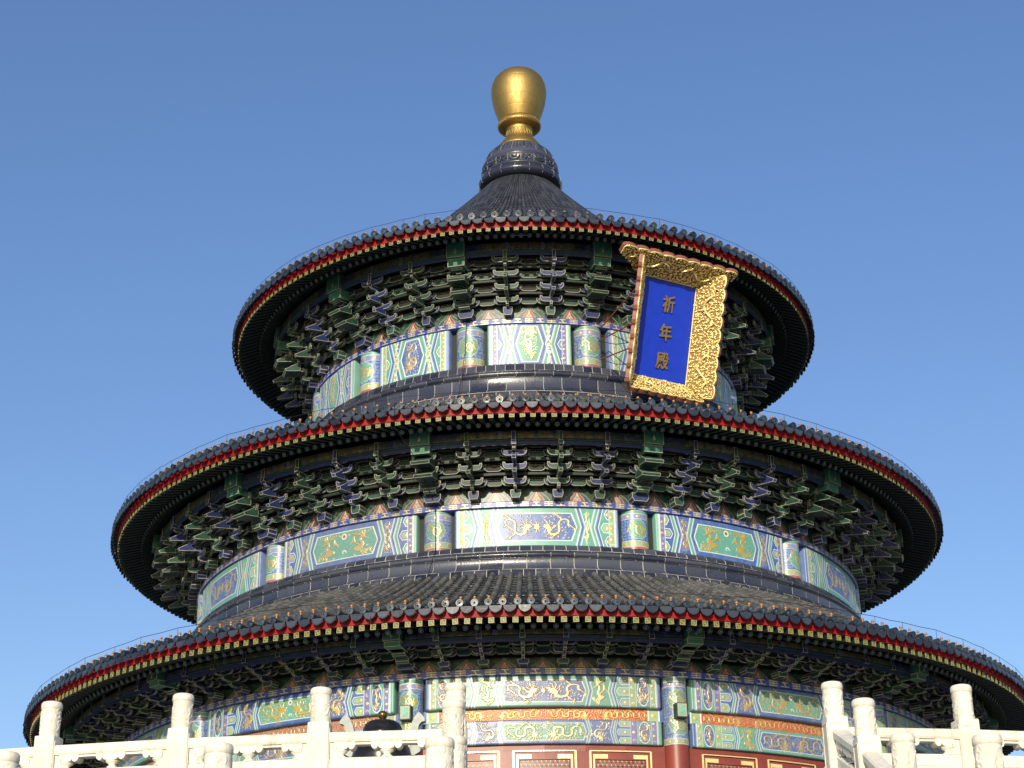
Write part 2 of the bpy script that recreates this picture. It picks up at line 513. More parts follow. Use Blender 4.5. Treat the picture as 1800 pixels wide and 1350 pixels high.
def beam_design(L, H, main, style, res, seed):
    """hexi beam painting: centre field with gold creatures, zigzag borders, cells, strips and end hoops"""
    A, LA, Bc, LBc = (BL, LB, GR, LG) if main == 'blue' else (GR, LG, BL, LB)
    c = Canvas(L, H, res, A)
    hx = L/2; X = lambda f: hx+hx*f
    z = H*.13
    q = H*.030
    if style == 'long':
        fx, zx, cx_, s1, bx, s2, hp = .34, .575, .645, .725, .785, .905, .955
    elif style == 'mid':
        fx, zx, cx_, s1, bx, s2, hp = .45, .70, .775, .875, None, .875, .945
    else:
        fx, zx, cx_, s1, bx, s2, hp = .26, .50, .58, .76, None, .76, .885
    # ground fields (right half), mirrored afterwards
    c.rect(X(0), X(1), 0, H, A)
    c.rect(X(0), X(fx)+z, 0, H, Bc)
    c.rect(X(fx), X(zx)+z, 0, H, Bc if main == 'blue' else Bc)
    m = H*.14 if style != 'short' else H*.05
    # centre field
    fe = [(X(0), m), (X(fx)-q*2, m), (X(fx)-q*2+z, H*.5), (X(fx)-q*2, H-m), (X(0), H-m)]
    c.poly(fe, WH)
    fi = [(X(0), m+q*.7), (X(fx)-q*3, m+q*.7), (X(fx)-q*3+z, H*.5), (X(fx)-q*3, H-m-q*.7), (X(0), H-m-q*.7)]
    c.poly(fi, A)
    # zigzag border of the centre field
    e = zig(c, X(fx)-q*2, z, [(q*2.2, Bc), (q*.8, LBc), (q*.7, WH), (q*2.0, A), (q*.8, LA), (q*.7, WH)])
    z0 = X(fx)-q*2+e
    zo = X(zx)
    c.poly(chev(z0, z, H)+chev(zo, -z, H)[::-1], Bc)
    zig(c, zo, -z, [(q*.7, WH), (q*.9, LBc), (q*1.8, Bc), (q*.7, WH), (q*.9, LA), (q*1.8, A), (q*.7, WH)])
    z1 = zo+q*7.5
    # hexagon cells
    c.poly(chev(z1, -z, H)+[(X(s1), H), (X(s1), 0)], Bc)
    for (ya, yb, col, lc) in ((.0, .30, A, LA), (.36, .64, Bc, LBc), (.70, 1.0, A, LA)):
        ya *= H; yb *= H; ym = (ya+yb)/2
        off = -z*(1-abs(ym/H-.5)*2)
        hexa = [(z1+off+q*1.5, ym), (z1+off+q*4, ya+q*.4), (X(s1), ya+q*.4), (X(s1), yb-q*.4), (z1+off+q*4, yb-q*.4)]
        c.poly(hexa, WH)
        k = lambda d: [(p[0]+(d if i == 0 else d*.7 if i in (1, 4) else 0), p[1]+(d if i in (1, 2) else -d if i in (3, 4) else 0)) for i, p in enumerate(hexa)]
        c.poly(k(q*.7), col); c.poly(k(q*1.5), lc); c.poly(k(q*2.1), OL)
        cx = (z1+X(s1))/2+q*1.5
        c.disk(cx, ym, H*.045, H*.05, GO, .8)
    # strips
    def strip(a, b, g, seed_):
        c.rect(a, b, 0, H, WH); c.rect(a+q*.5, b-q*.5, 0, H, g)
        n = max(3, int(H/(b-a)*1.1))
        for k in range(n):
            y = (k+.5)*H/n
            if k % 2: c.disk((a+b)/2, y, (b-a)*.22, (b-a)*.24, GO, .8)
            else: c.curl((a+b)/2, y, (b-a)*.24, k, GO if g is not OL else CREAM, .5, (b-a)*.1)
    st = (.20, .22, .40) if main == 'blue' else OL
    if main == 'blue': st = OL
    else: st = (.17, .17, .42)
    if bx:
        strip(X(s1), X(bx), st, 1)
        c.rect(X(bx), X(s2), 0, H, A if main != 'blue' else Bc)
        xm, rx = (X(bx)+X(s2))/2, (X(s2)-X(bx))*.44
        o = [(xm+rx*math.cos(a)*(1 if abs(math.cos(a)) < .8 else .96), H*.5+H*.46*math.sin(a)) for a in np.linspace(0, 2*PI, 28)]
        c.poly(o, WH); c.poly([((p[0]-xm)*.9+xm, (p[1]-H/2)*.92+H/2) for p in o], Bc if main != 'blue' else A)
        (c.dragon if seed % 2 else c.phoenix)(xm-rx*.85, xm+rx*.85, H*.12, H*.88, seed=seed+5)
        strip(X(s2), X(hp), st, 2)
    else:
        strip(X(s1), X(hp), st, 3)
    c.rect(X(hp), X(hp)+q*.8, 0, H, WH)
    c.rect(X(hp)+q*.8, X(1), 0, H, LA); c.rect(X(hp)+q*2.2, X(1), 0, H, A)
    # flank creature
    fl = (z0+z*.6, zo-z*.65)
    if style != 'short':
        (c.phoenix if main == 'blue' else c.dragon)(fl[0], fl[1], H*.06, H*.94, seed=seed+1)
    else:
        xm = (z0+zo)/2
        c.diamonds(xm, 0, H, 5, H*.045, GO)
        c.scroll_ground(z0+z*.5, zo-z*.5, 0, H, H*.05, CREAM, seed, .3)
    mirror(c)
    # centre creatures (not mirrored: drawn over both halves)
    e_ = hx*fx-q*3
    if style == 'short':
        if main == 'blue':
            c.scroll_ground(hx-e_, hx+e_, m, H-m, H*.05, (.25, .32, .62), seed)
        (c.dragon if main == 'blue' else c.phoenix)(hx-e_*1.05, hx+e_*1.05, H*.12, H*.88, flip=seed % 2 == 1, waves=1.0, seed=seed+3)
        if main != 'blue':
            c.dragon(hx-e_*1.05, hx+e_*1.05, H*.3, H*.95, waves=1.3, seed=seed+4, col=(.78, .70, .40))
    elif main == 'blue':
        c.dragon(hx-e_, hx-H*.12, m+q, H-m-q, waves=1.7, seed=seed+3)
        c.dragon(hx+H*.12, hx+e_, m+q, H-m-q, flip=True, waves=1.7, seed=seed+3)
        c.disk(hx, H*.5, H*.06, H*.07, GO, 1)
        for a in np.linspace(0, 2*PI, 8): c.stroke([(hx, H*.5), (hx+H*.11*math.cos(a), H*.5+H*.16*math.sin(a))], H*.03, GO, 1, H*.01)
    else:
        c.phoenix(hx-e_, hx-H*.10, m+q, H-m-q, seed=seed+3)
        c.phoenix(hx+H*.10, hx+e_, m+q, H-m-q, flip=True, seed=seed+3)
        c.disk(hx, H*.72, H*.08, H*.08, WH); c.disk(hx, H*.72, H*.045, H*.045, RE)
        c.curl(hx, H*.3, H*.07, 0, WH, 0, H*.03)
    return c

def red_design(L, H, res, seed):
    c = Canvas(L, H, res, RE)
    n = 4
    for k in range(n):
        c.dragon(L*(.07+.86*k/n), L*(.07+.86*(k+1)/n), H*.06, H*.94, flip=k % 2 == 1, waves=1.5, seed=seed+k)
    for x0, x1, col in ((0, .014, BL), (.014, .02, WH), (.02, .06, OL), (.06, .066, WH)):
        for s_ in (0, 1):
            a, b = (x0*L, x1*L) if s_ == 0 else (L-x1*L, L-x0*L)
            c.rect(a, b, 0, H, col)
    for s_ in (.04, .96):
        c.disk(L*s_, H*.5, H*.16, H*.16, GO, .8)
    return c

def plate_design(L, H, n, res, dark=False):
    c = Canvas(L, H, res, (.03, .055, .30))
    s = L/n
    g = (.70, .58, .28)
    for k in range(n):
        x = (k+.5)*s; a = s*.33; t = H*.13
        if k % 2:
            for y in (.2, .5, .8): c.stroke([(x-a, y*H), (x+a, y*H)], t, g, .6)
            c.stroke([(x, .2*H), (x, .8*H)], t, g, .6)
        else:
            c.stroke([(x-a, .22*H), (x+a, .22*H)], t, g, .6); c.stroke([(x-a*.7, .78*H), (x+a*.7, .78*H)], t, g, .6)
            c.stroke([(x-a*.25, .78*H), (x+a*.25, .22*H)], t*1.2, g, .6)
    return c

def column_design(L, H, res, seed, two=False, base_red=.07):
    c = Canvas(L, H, res, BL)
    c.scroll_ground(0, L, 0, H, H*.035 if not two else H*.02, (.28, .38, .66), seed)
    def band(y0, y1, col, dots=None):
        c.rect(0, L, y0*H, y1*H, WH); c.rect(0, L, (y0+.008)*H, (y1-.008)*H, col)
        if dots:
            for k in range(dots): c.disk((k+.5)*L/dots, (y0+y1)/2*H, (y1-y0)*H*.3, (y1-y0)*H*.3, GO, .8)
    if two:
        band(.93, 1.0, GR); band(.85, .93, (.20, .24, .50), 5)
        band(0, .09, OL, 6)
        cs = ((.65, .17), (.30, .17))
    else:
        band(.92, 1.0, GR); band(.78, .92, (.22, .25, .48), 5)
        c.rect(0, L, 0, base_red*H, (.36, .10, .08))
        band(base_red, base_red+.15, OL, 6)
        cs = ((.51, .255),)
    for yc, rr in cs:
        ry = rr*H; rx = min(ry*1.0, L*.30)
        pts = [(L/2+rx*(1+.05*math.cos(10*a))*math.cos(a), yc*H+ry*(1+.05*math.cos(10*a))*math.sin(a)) for a in np.linspace(0, 2*PI, 60)]
        c.poly(pts, LG); c.poly([((p[0]-L/2)*.93+L/2, (p[1]-yc*H)*.93+yc*H) for p in pts], GR)
        c.dragon(L/2-rx*.9, L/2+rx*.9, yc*H-ry*.85, yc*H+ry*.85, waves=1.2, seed=seed)
        c.curl(L/2, yc*H, ry*.4, .5, GO, 1, ry*.16)
    return c

def board_design(L, H, res, t):
    """board between two bracket sets: red flame panel framed by green and blue scrolls"""
    CREAM = (.42, .38, .26)  # board colours darkened here to stand in for the shade under the eaves
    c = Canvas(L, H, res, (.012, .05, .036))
    x = L/2
    def ogee(wd, top):
        r = [(x-wd, -.01), (x-wd, H*top*.10), (x-wd*.80, H*top*.30), (x-wd*.42, H*top*.50), (x-wd*.20, H*top*.74), (x, H*top)]
        return r+[(2*x-a, b) for a, b in r[::-1]]
    e = .018/L
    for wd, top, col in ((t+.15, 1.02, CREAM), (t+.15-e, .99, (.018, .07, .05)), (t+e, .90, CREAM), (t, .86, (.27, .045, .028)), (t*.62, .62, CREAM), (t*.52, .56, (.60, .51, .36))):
        c.poly(ogee(wd*L, top), col)
    q = t*.25
    for dx, dy in ((-q, .12), (q, .12), (0, .27)):
        c.disk(x+dx*L, dy*H, q*.75*L, q*.75*L, RE); c.disk(x+dx*L, dy*H, q*.4*L, q*.4*L, CREAM)
    return c

def lattice_design(L, H, res):
    c = Canvas(L, H, res, (.26, .07, .045))
    s = .115; h = s*.866
    j = 0; y = 0.0
    while y < H+s:
        x = (s/2 if j % 2 else 0)
        while x < L+s:
            for a in range(3):
                an = a*2*PI/3+PI/2
                px_, py_ = x+s*.5*math.cos(an), y+s*.5*math.sin(an)
                c.disk(px_, py_, s*.20, s*.17, (.035, .015, .012))
            c.disk(x, y, s*.12, s*.12, (.75, .42, .14), .5)
            x += s
        y += h; j += 1
    return c

def patch(c, R, h0, az0=0.0, bev=.0, relief=.012, depth=.25, endbev=0.0, center=None):
    """mesh of a painted design bent round a cylinder of radius R (axis at the hall's axis, or at center), bottom at h0"""
    X, Y = np.meshgrid(c.x, c.y)
    r = np.full(X.shape, float(R)) + c.g*relief
    if bev:
        for d in (Y, c.H-Y):
            k = np.clip((bev-d)/bev, 0, 1); r -= bev*(1-np.sqrt(1-k*k*.98))
    if endbev:
        for d in (X, c.L-X):
            k = np.clip((endbev-d)/endbev, 0, 1); r -= endbev*(1-np.sqrt(1-k*k*.98))
    a = (X-c.L/2)/R+az0
    px_, py_ = r*np.sin(a), -r*np.cos(a)
    if center is not None:
        ca = center
        px_, py_ = px_+ca[0], py_+ca[1]
    V = np.stack([px_, py_, h0+Y], -1).reshape(-1, 3)
    idx = np.arange(c.nx*c.ny).reshape(c.ny, c.nx)
    Fq = np.stack([idx[:-1, :-1], idx[:-1, 1:], idx[1:, 1:], idx[1:, :-1]], -1).reshape(-1, 4)
    col = np.concatenate([c.c, c.g[..., None]], -1).reshape(-1, 4)
    # skirt towards the core so the piece has thickness
    if depth:
        edge = np.concatenate([idx[0, :], idx[1:, -1], idx[-1, -2::-1], idx[-2:0:-1, 0]])
        k = len(edge); base = len(V)
        b = V[edge].copy()
        ctr = np.array(center if center is not None else (0, 0))
        dxy = b[:, :2]-ctr
        rr = np.linalg.norm(dxy, axis=1, keepdims=True)
        b[:, :2] = ctr+dxy/rr*(R-depth)
        V = np.concatenate([V, b]); col = np.concatenate([col, col[edge]])
        i = np.arange(k); j = (i+1) % k
        Fq = np.concatenate([Fq, np.stack([edge[j], edge[i], base+i, base+j], -1)])
    return V, Fq, col

def patch_obj(name, P, parent, rz=None, loc=None, material=None):
    V, Fq, col = P
    me = bpy.data.meshes.new(name)
    me.vertices.add(len(V)); me.vertices.foreach_set('co', V.ravel())
    me.loops.add(Fq.size); me.loops.foreach_set('vertex_index', Fq.ravel().astype(np.int32))
    me.polygons.add(len(Fq))
    me.polygons.foreach_set('loop_start', np.arange(0, Fq.size, 4, dtype=np.int32))
    me.update(calc_edges=True)
    at = me.attributes.new('paint', 'FLOAT_COLOR', 'POINT')
    at.data.foreach_set('color', col.astype(np.float32).ravel())
    me.materials.append(material or M_PAINT)
    me.validate()
    return link(name, me, parent, rz, loc)

# ------------------------------------------------------------------ setting: ground, terrace, stair
HF = 4.43          # height of the top terrace above the eye
AX = rad(1.6)      # turn of the hall: its front bay faces a little right of the camera
ST = rad(2.75)     # direction of the stair
HW = 2.70          # half width of the stair
g = MB()
g.add([(-900, -900, 0), (900, -900, 0), (900, 900, 0), (-900, 900, 0)], [(0, 1, 2, 3)])
tag(g.build('ground', M_PAVE), kind='structure')
tr = MB()
tr.lathe([(47.0, 0), (47.0, 1.75), (47.25, 1.80), (47.25, 1.98), (47.0, 2.0), (41.0, 2.0), (41.0, 3.68), (41.2, 3.72), (41.2, 3.88), (41.0, 3.9),
          (34.35, 3.9), (34.35, 5.83), (34.55, 5.87), (34.55, 6.05), (34.35, HF+EYE), (0, HF+EYE)], 160, smooth=False)
tag(tr.build('terrace', M_TERRACE), kind='structure')
so = Vector((math.sin(ST), -math.cos(ST), 0)); sx_ = Vector((math.cos(ST), math.sin(ST), 0)); ez = Vector((0, 0, 1))
sp_ = MB()
def flight(out0, out1, z0, z1, n):
    pts = [(out0-.6, z0-2.0)]
    pts += [(out0-.6, z0)]
    for i in range(n):
        x = out0+(out1-out0)*i/n; z = z0-(z0-z1)*(i+1)/n
        pts += [(x, z0-(z0-z1)*i/n), (x, z)]
    pts += [(out1, z1), (out1, z0-2.0)]
    sp_.prism(pts, (0, 0, 0), so, ez, sx_, -HW+.1, HW-.1)
flight(34.3, 38.4, HF+EYE-.004, 3.9, 13)
tag(sp_.build('staircase', M_TERRACE), kind='structure')

# ------------------------------------------------------------------ the hall
hall = tag(empty('temple_hall', (0, 0, HF+EYE), AX),
           'round three-tiered temple hall with dark blue tiled roofs, painted beams and golden finial', 'temple')
LZ = (0, 0, -HF)     # parts are modelled in heights above the eye
def part(mb, name, mats, parent=None, rz=0.0):
    return mb.build(name, mats, parent or hall, rz, LZ if parent is None else None)
def ppart(name, P, rz=0.0, material=None): return patch_obj(name, P, hall, rz, LZ, material)
def loc0(o): o.location = LZ; return o

TIERS = [
 dict(n='lower', re=16.37, drip=12.29, tiles=288, raft=336, r_in=11.85, h_in=14.68, c=(.42, .0), sq_r=16.15, sq_b=12.085, rr=15.4, rh=12.20,
      pur=(14.9, 12.10, 12.30), wall=13.5, plate=(11.42, 11.62), lev=[(13.80, 11.70), (14.12, 11.86), (14.45, 11.98), (14.75, 12.07)], sets=84, aw=.34, bh=.30, bw=.17, rl=.045, ang=False,
      nose=(14.9, 11.93, 12.40, .23), stan=78),
 dict(n='middle', re=14.19, drip=18.73, tiles=252, raft=300, r_in=8.25, h_in=21.66, c=(.36, .0), sq_r=13.95, sq_b=18.55, rr=13.2, rh=18.65,
      pur=(12.7, 18.39, 18.69), wall=11.2, plate=(16.90, 17.08), lev=[(11.45, 17.16), (11.75, 17.42), (12.08, 17.74), (12.38, 18.03), (12.6, 18.26)], sets=60, aw=.40, bh=.52, bw=.18, rl=.06, ang=True,
      nose=(12.6, 18.12, 18.87, .29), stan=72),
 dict(n='upper', re=10.57, drip=26.59, tiles=180, raft=222, r_in=1.40, h_in=33.74, c=(.33, .0), sq_r=10.35, sq_b=26.41, rr=9.6, rh=26.63,
      pur=(9.05, 26.39, 26.72), wall=7.6, plate=(24.48, 24.68), lev=[(7.80, 24.74), (8.05, 25.06), (8.35, 25.38), (8.65, 25.70), (8.90, 26.06)], sets=36, aw=.45, bh=.54, bw=.15, rl=.06, ang=True,
      nose=(8.9, 25.98, 26.93, .30), stan=62),
]
BAYS = [k*PI/6 for k in range(-3, 4)]
COLS = [(k+.5)*PI/6 for k in range(-4, 4)]

def rprof(T, n):
    """roof profile from the eave inward: list of (r, h)"""
    re, he = T['re']-.05, T['drip']+.20
    Wd = re-T['r_in']; rise = T['h_in']-he
    a = T['c'][0]; b = rise/Wd-a
    return [(re-Wd*t, he+Wd*(a*t+b*t*t)) for t in [i/n for i in range(n+1)]]

def roof(T):
    big = T['n'] == 'upper'
    n = T['tiles']; da = 2*PI/n
    cour = {'lower': 20, 'middle': 14, 'upper': 30}[T['n']]
    pr = rprof(T, cour)
    mb = MB()
    R = random.Random(3)
    for i in range(n):
        a = i*da
        # pan tiles between ribs, each course overlapping the one below
        tn = R.random()
        for q in range(cour):
            (r0, z0), (r1, z1) = pr[q], pr[q+1]
            vs = []
            for r, z in ((r0, z0+.022), (r1, z1)):
                for f, dz in ((-.5, .02), (-.18, -.022), (.18, -.022), (.5, .02)):
                    vs.append(cyl_pt(r, a+da*(f+.5), z+dz))
            mb.add(vs, [(0, 1, 5, 4), (1, 2, 6, 5), (2, 3, 7, 6)], 0, (tn+R.random()*.8)/1.8, True)
        # rib of half-round tiles
        w0 = .082
        k = 6
        for q in range(cour):
            (r0, z0), (r1, z1) = pr[q], pr[q+1]
            vs = []
            for (r, z, gsc) in ((r0, z0, 1.04), (r1, z1, .96)):
                wl = min(w0, r*da*.42)*gsc
                for s in range(k+1):
                    th = PI*s/k
                    p = cyl_pt(r, a, z+.015+wl*1.15*math.sin(th))
                    tg = Vector((math.cos(a), math.sin(a), 0))
                    vs.append(p - tg*wl*math.cos(th))
            mb.add(vs, [(s, s+1, k+2+s, k+1+s) for s in range(k)], 0, R.random(), True)
    o = part(mb, 'tiled_roof', M_ROOFTOP if big else M_ROOF)
    o['label'] = {'lower': 'lowest and widest tiled roof, its dusty ribs in full view', 'middle': 'middle tiled roof seen edge-on', 'upper': 'steep conical top roof under the finial'}[T['n']]
    # end tiles: round caps and hanging drip tiles
    mb = MB()
    re, d = T['re'], T['drip']
    cr = {'lower': .094, 'middle': .100, 'upper': .110}[T['n']]
    for i in range(n):
        a = i*da + R.uniform(-.03, .03)*da
        o_ = cyl_pt(re+.015, a, d+.275+R.uniform(-.012, .012))
        ro = cyl_pt(1, a, 0); tg = Vector((math.cos(a), math.sin(a), 0)); u = Vector((0, 0, 1))
        tilt = R.uniform(-.10, .08)
        u2_ = (u*math.cos(tilt)+ro*math.sin(tilt)); ro2 = (ro*math.cos(tilt)-u*math.sin(tilt))
        tn = R.random()
        ring = lambda r, dy: [o_+tg*r*math.cos(q*PI/7)+u2_*r*math.sin(q*PI/7)+ro2*dy for q in range(14)]
        A, B, C, D_ = ring(cr, -.22), ring(cr, 0), ring(cr*.79, .0), ring(cr*.70, -.014)
        E_ = ring(cr*.32, -.012); Fc = [o_+ro2*.004]
        mb.add(A+B, [(q, (q+1) % 14, 14+(q+1) % 14, 14+q) for q in range(14)], 0, tn, True)
        mb.add(B+C+D_+E_+Fc, [(q+k*14, (q+1) % 14+k*14, 14+(q+1) % 14+k*14, 14+q+k*14) for k in range(3) for q in range(14)] + [(42+q, 42+(q+1) % 14, 56) for q in range(14)], 0, tn)
        # drip tile
        a2 = a+da*.5; ro = cyl_pt(1, a2, 0); tg = Vector((math.cos(a2), math.sin(a2), 0))
        tilt = R.uniform(.02, .22)
        u3 = (u*math.cos(tilt)-ro*math.sin(tilt)); ro3 = (ro*math.cos(tilt)+u*math.sin(tilt))
        hw = re*da*.468
        o2 = cyl_pt(re, a2, d+.165+R.uniform(-.008, .008))
        lob = [(-hw, .045), (-hw*.95, -.02), (-hw*.85, -.068), (-hw*.70, -.105), (-hw*.52, -.132), (-hw*.36, -.144), (-hw*.2, -.158), (0, -.166)]
        pts = lob+[(-x, y) for x, y in lob[-2::-1]]
        top = [(hw*.5, .018), (0, .004), (-hw*.5, .018)]
        mb.prism(pts+top, o2, tg, u3, ro3, -.022, 0.0, 0, R.random())
        inn = [(x*.80, (y+.05)*.78-.058) for x, y in pts]
        mb.prism(inn, o2, tg, u3, ro3, 0, .008, 0, R.random())
    e = mb.build('eave_tile_edge', M_TRIM, o)
    # red eave board under the tiles
    mb = MB()
    rb = T['re']-.19
    mb.lathe([(rb-.05, d+.24), (rb+.01, d+.22), (rb-.01, d-T['rl']), (rb-.10, d-T['rl']-.005)], 240, 0, smooth=False)
    mb.build('eave_board', M_RED, o)
    # boarded soffit above the rafters
    mb = MB()
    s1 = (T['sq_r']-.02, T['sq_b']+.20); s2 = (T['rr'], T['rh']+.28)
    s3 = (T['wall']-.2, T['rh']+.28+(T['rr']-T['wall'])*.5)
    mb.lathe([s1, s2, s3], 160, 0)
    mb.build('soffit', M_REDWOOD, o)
    return o

def rafter_mb(T, az, kind, mb, roll=0.0, end=4):
    ro = cyl_pt(1, az, 0); tg = Vector((math.cos(az), math.sin(az), 0)); u = Vector((0, 0, 1))
    if kind == 'square':
        r1, b1 = T['sq_r'], T['sq_b']
        r0 = T['rr']-.5; slope = (T['rh']+.085-b1)/(r1-T['rr'])
        s = .072
        pts = [(r1, b1), (r1, b1+2*s), (r0, b1+2*s+slope*(r1-r0)), (r0, b1+slope*(r1-r0))]
        mb.prism(pts, (0, 0, 0), ro, u, tg, -s, s, 0, .5)
        o = cyl_pt(r1, az, b1+s)
        tg, u = tg*math.cos(roll)+u*math.sin(roll), u*math.cos(roll)-tg*math.sin(roll)
        mb.box(o+ro*.002, (s-.004, .004, s-.004), 1, (tg, ro, u), .5)
        for sg in (-1, 1):
            mb.box(o+tg*sg*(s-.008)+ro*.008, (.0075, .007, s), 2, (tg, ro, u), .5)
            mb.box(o+u*sg*(s-.008)+ro*.008, (s-.016, .007, .0075), 2, (tg, ro, u), .5)
        q = .034; b = .0062
        mb.box(o+ro*.008, (q+.008, .006, b), 2, (tg, ro, u), .5)
        for sg in (-1, 1):
            mb.box(o+u*sg*(q*.5+b*.6)+ro*.008, (b, .006, q*.5-b*.2), 2, (tg, ro, u), .5)
            mb.box(o+tg*sg*(q+.001)-u*sg*(q*.5+.006)+ro*.008, (b, .006, q*.5-.004), 2, (tg, ro, u), .5)
            mb.box(o-tg*sg*(q*.5+b)+u*sg*(q+.010)+ro*.008, (q*.5-.001, .006, b), 2, (tg, ro, u), .5)
    else:
        r1, h1 = T['rr'], T['rh']
        mb.tube([cyl_pt(r1, az, h1), cyl_pt(r1-1.1, az, h1+.55)], .072, 10, 0, True, True, .5)
        fr = Vector(ro*.89-u*.45)
        o = cyl_pt(r1, az, h1)
        e2 = fr.cross(tg)
        c = int(round(az*1000)) % 2
        for rr, mi, dd in ((.070, 3, .003), (.058, end, .006), (.028, 3, .009)):
            mb.add([o+fr*dd+tg*rr*math.cos(k*PI/6)+e2*rr*math.sin(k*PI/6) for k in range(12)], [tuple(range(12))[::-1]], mi, .5)

def rafters(T, roof_o, kind, n_single):
    n = T['raft']; name = 'flying_rafter' if kind == 'square' else 'round_rafter'
    off = PI/n
    if kind == 'round': off = 0
    mats = [M_RAFTER, M_FRETGREEN, M_FRET, M_RAFTEREND, M_ENDGREEN, M_ENDBLUE]
    azs = [((i-n//2)*2*PI/n+off) for i in range(n)]
    order = {a: i for i, a in enumerate(azs)}
    azs.sort(key=abs)
    rolls = (-.07, .02, .05, -.02, .09, -.04)
    protos = {}
    for a in azs[:n_single]:
        k = order[a] % 6
        if k not in protos:
            mb = MB(); rafter_mb(T, 0.0, kind, mb, rolls[k], 4+k % 2); protos[k] = mb.build(name, mats, roof_o, a)
        else: again(protos[k], a, roof_o)
    rest = MB()
    for a in azs[n_single:]: rafter_mb(T, a, kind, rest, random.uniform(-.08, .08), 4+order[a] % 2)
    o = rest.build(name+'s', mats, roof_o); o['kind'] = 'stuff'

def nails(T, roof_o, n_single):
    n = T['tiles']; re = T['re']
    pr = rprof(T, 60)
    def one(mb, a):
        r = re-.13; h = T['drip']+.275+.095
        p = cyl_pt(r, a, h)
        mb.lathe([(.024, 0), (.026, .03), (.024, .04), (.036, .05), (.043, .072), (.037, .096), (.018, .112), (0, .116)], 8, 0, p, True, tone=.5)
    azs = sorted([(i-n//2)*2*PI/n for i in range(n)], key=abs)
    proto = None
    for a in azs[:n_single]:
        if proto is None:
            mb = MB(); one(mb, 0.0); proto = mb.build('nail_cap', M_NAIL, roof_o, a)
        else: again(proto, a, roof_o)
    mb = MB(); R = random.Random(5)
    for a in azs[n_single:]:
        if R.random() > .03: one(mb, a)
    o = mb.build('nail_caps', M_NAIL, roof_o); o['kind'] = 'stuff'

def eave_wire(T, roof_o):
    mb = MB(); R = random.Random(9)
    n = T['stan']; r = T['re']-.10; h = T['drip']+.60
    pts = []
    for i in range(n):
        a = 2*PI*i/n+R.uniform(-.2, .2)*2*PI/n
        hh = h+R.uniform(-.02, .03)
        mb.tube([cyl_pt(r, a, T['drip']+.3), cyl_pt(r, a, hh)], .007, 4, 0)
        pts.append((a, hh))
    for (a, h0), (b, h1) in zip(pts, pts[1:]+[(pts[0][0]+2*PI, pts[0][1])]):
        mb.tube([cyl_pt(r, a, h0), cyl_pt(r+.005, (a+b)/2, (h0+h1)/2-.025), cyl_pt(r, b, h1)], .008, 4, 0, False)
    mb.build('lightning_wire', M_WIRE, roof_o)

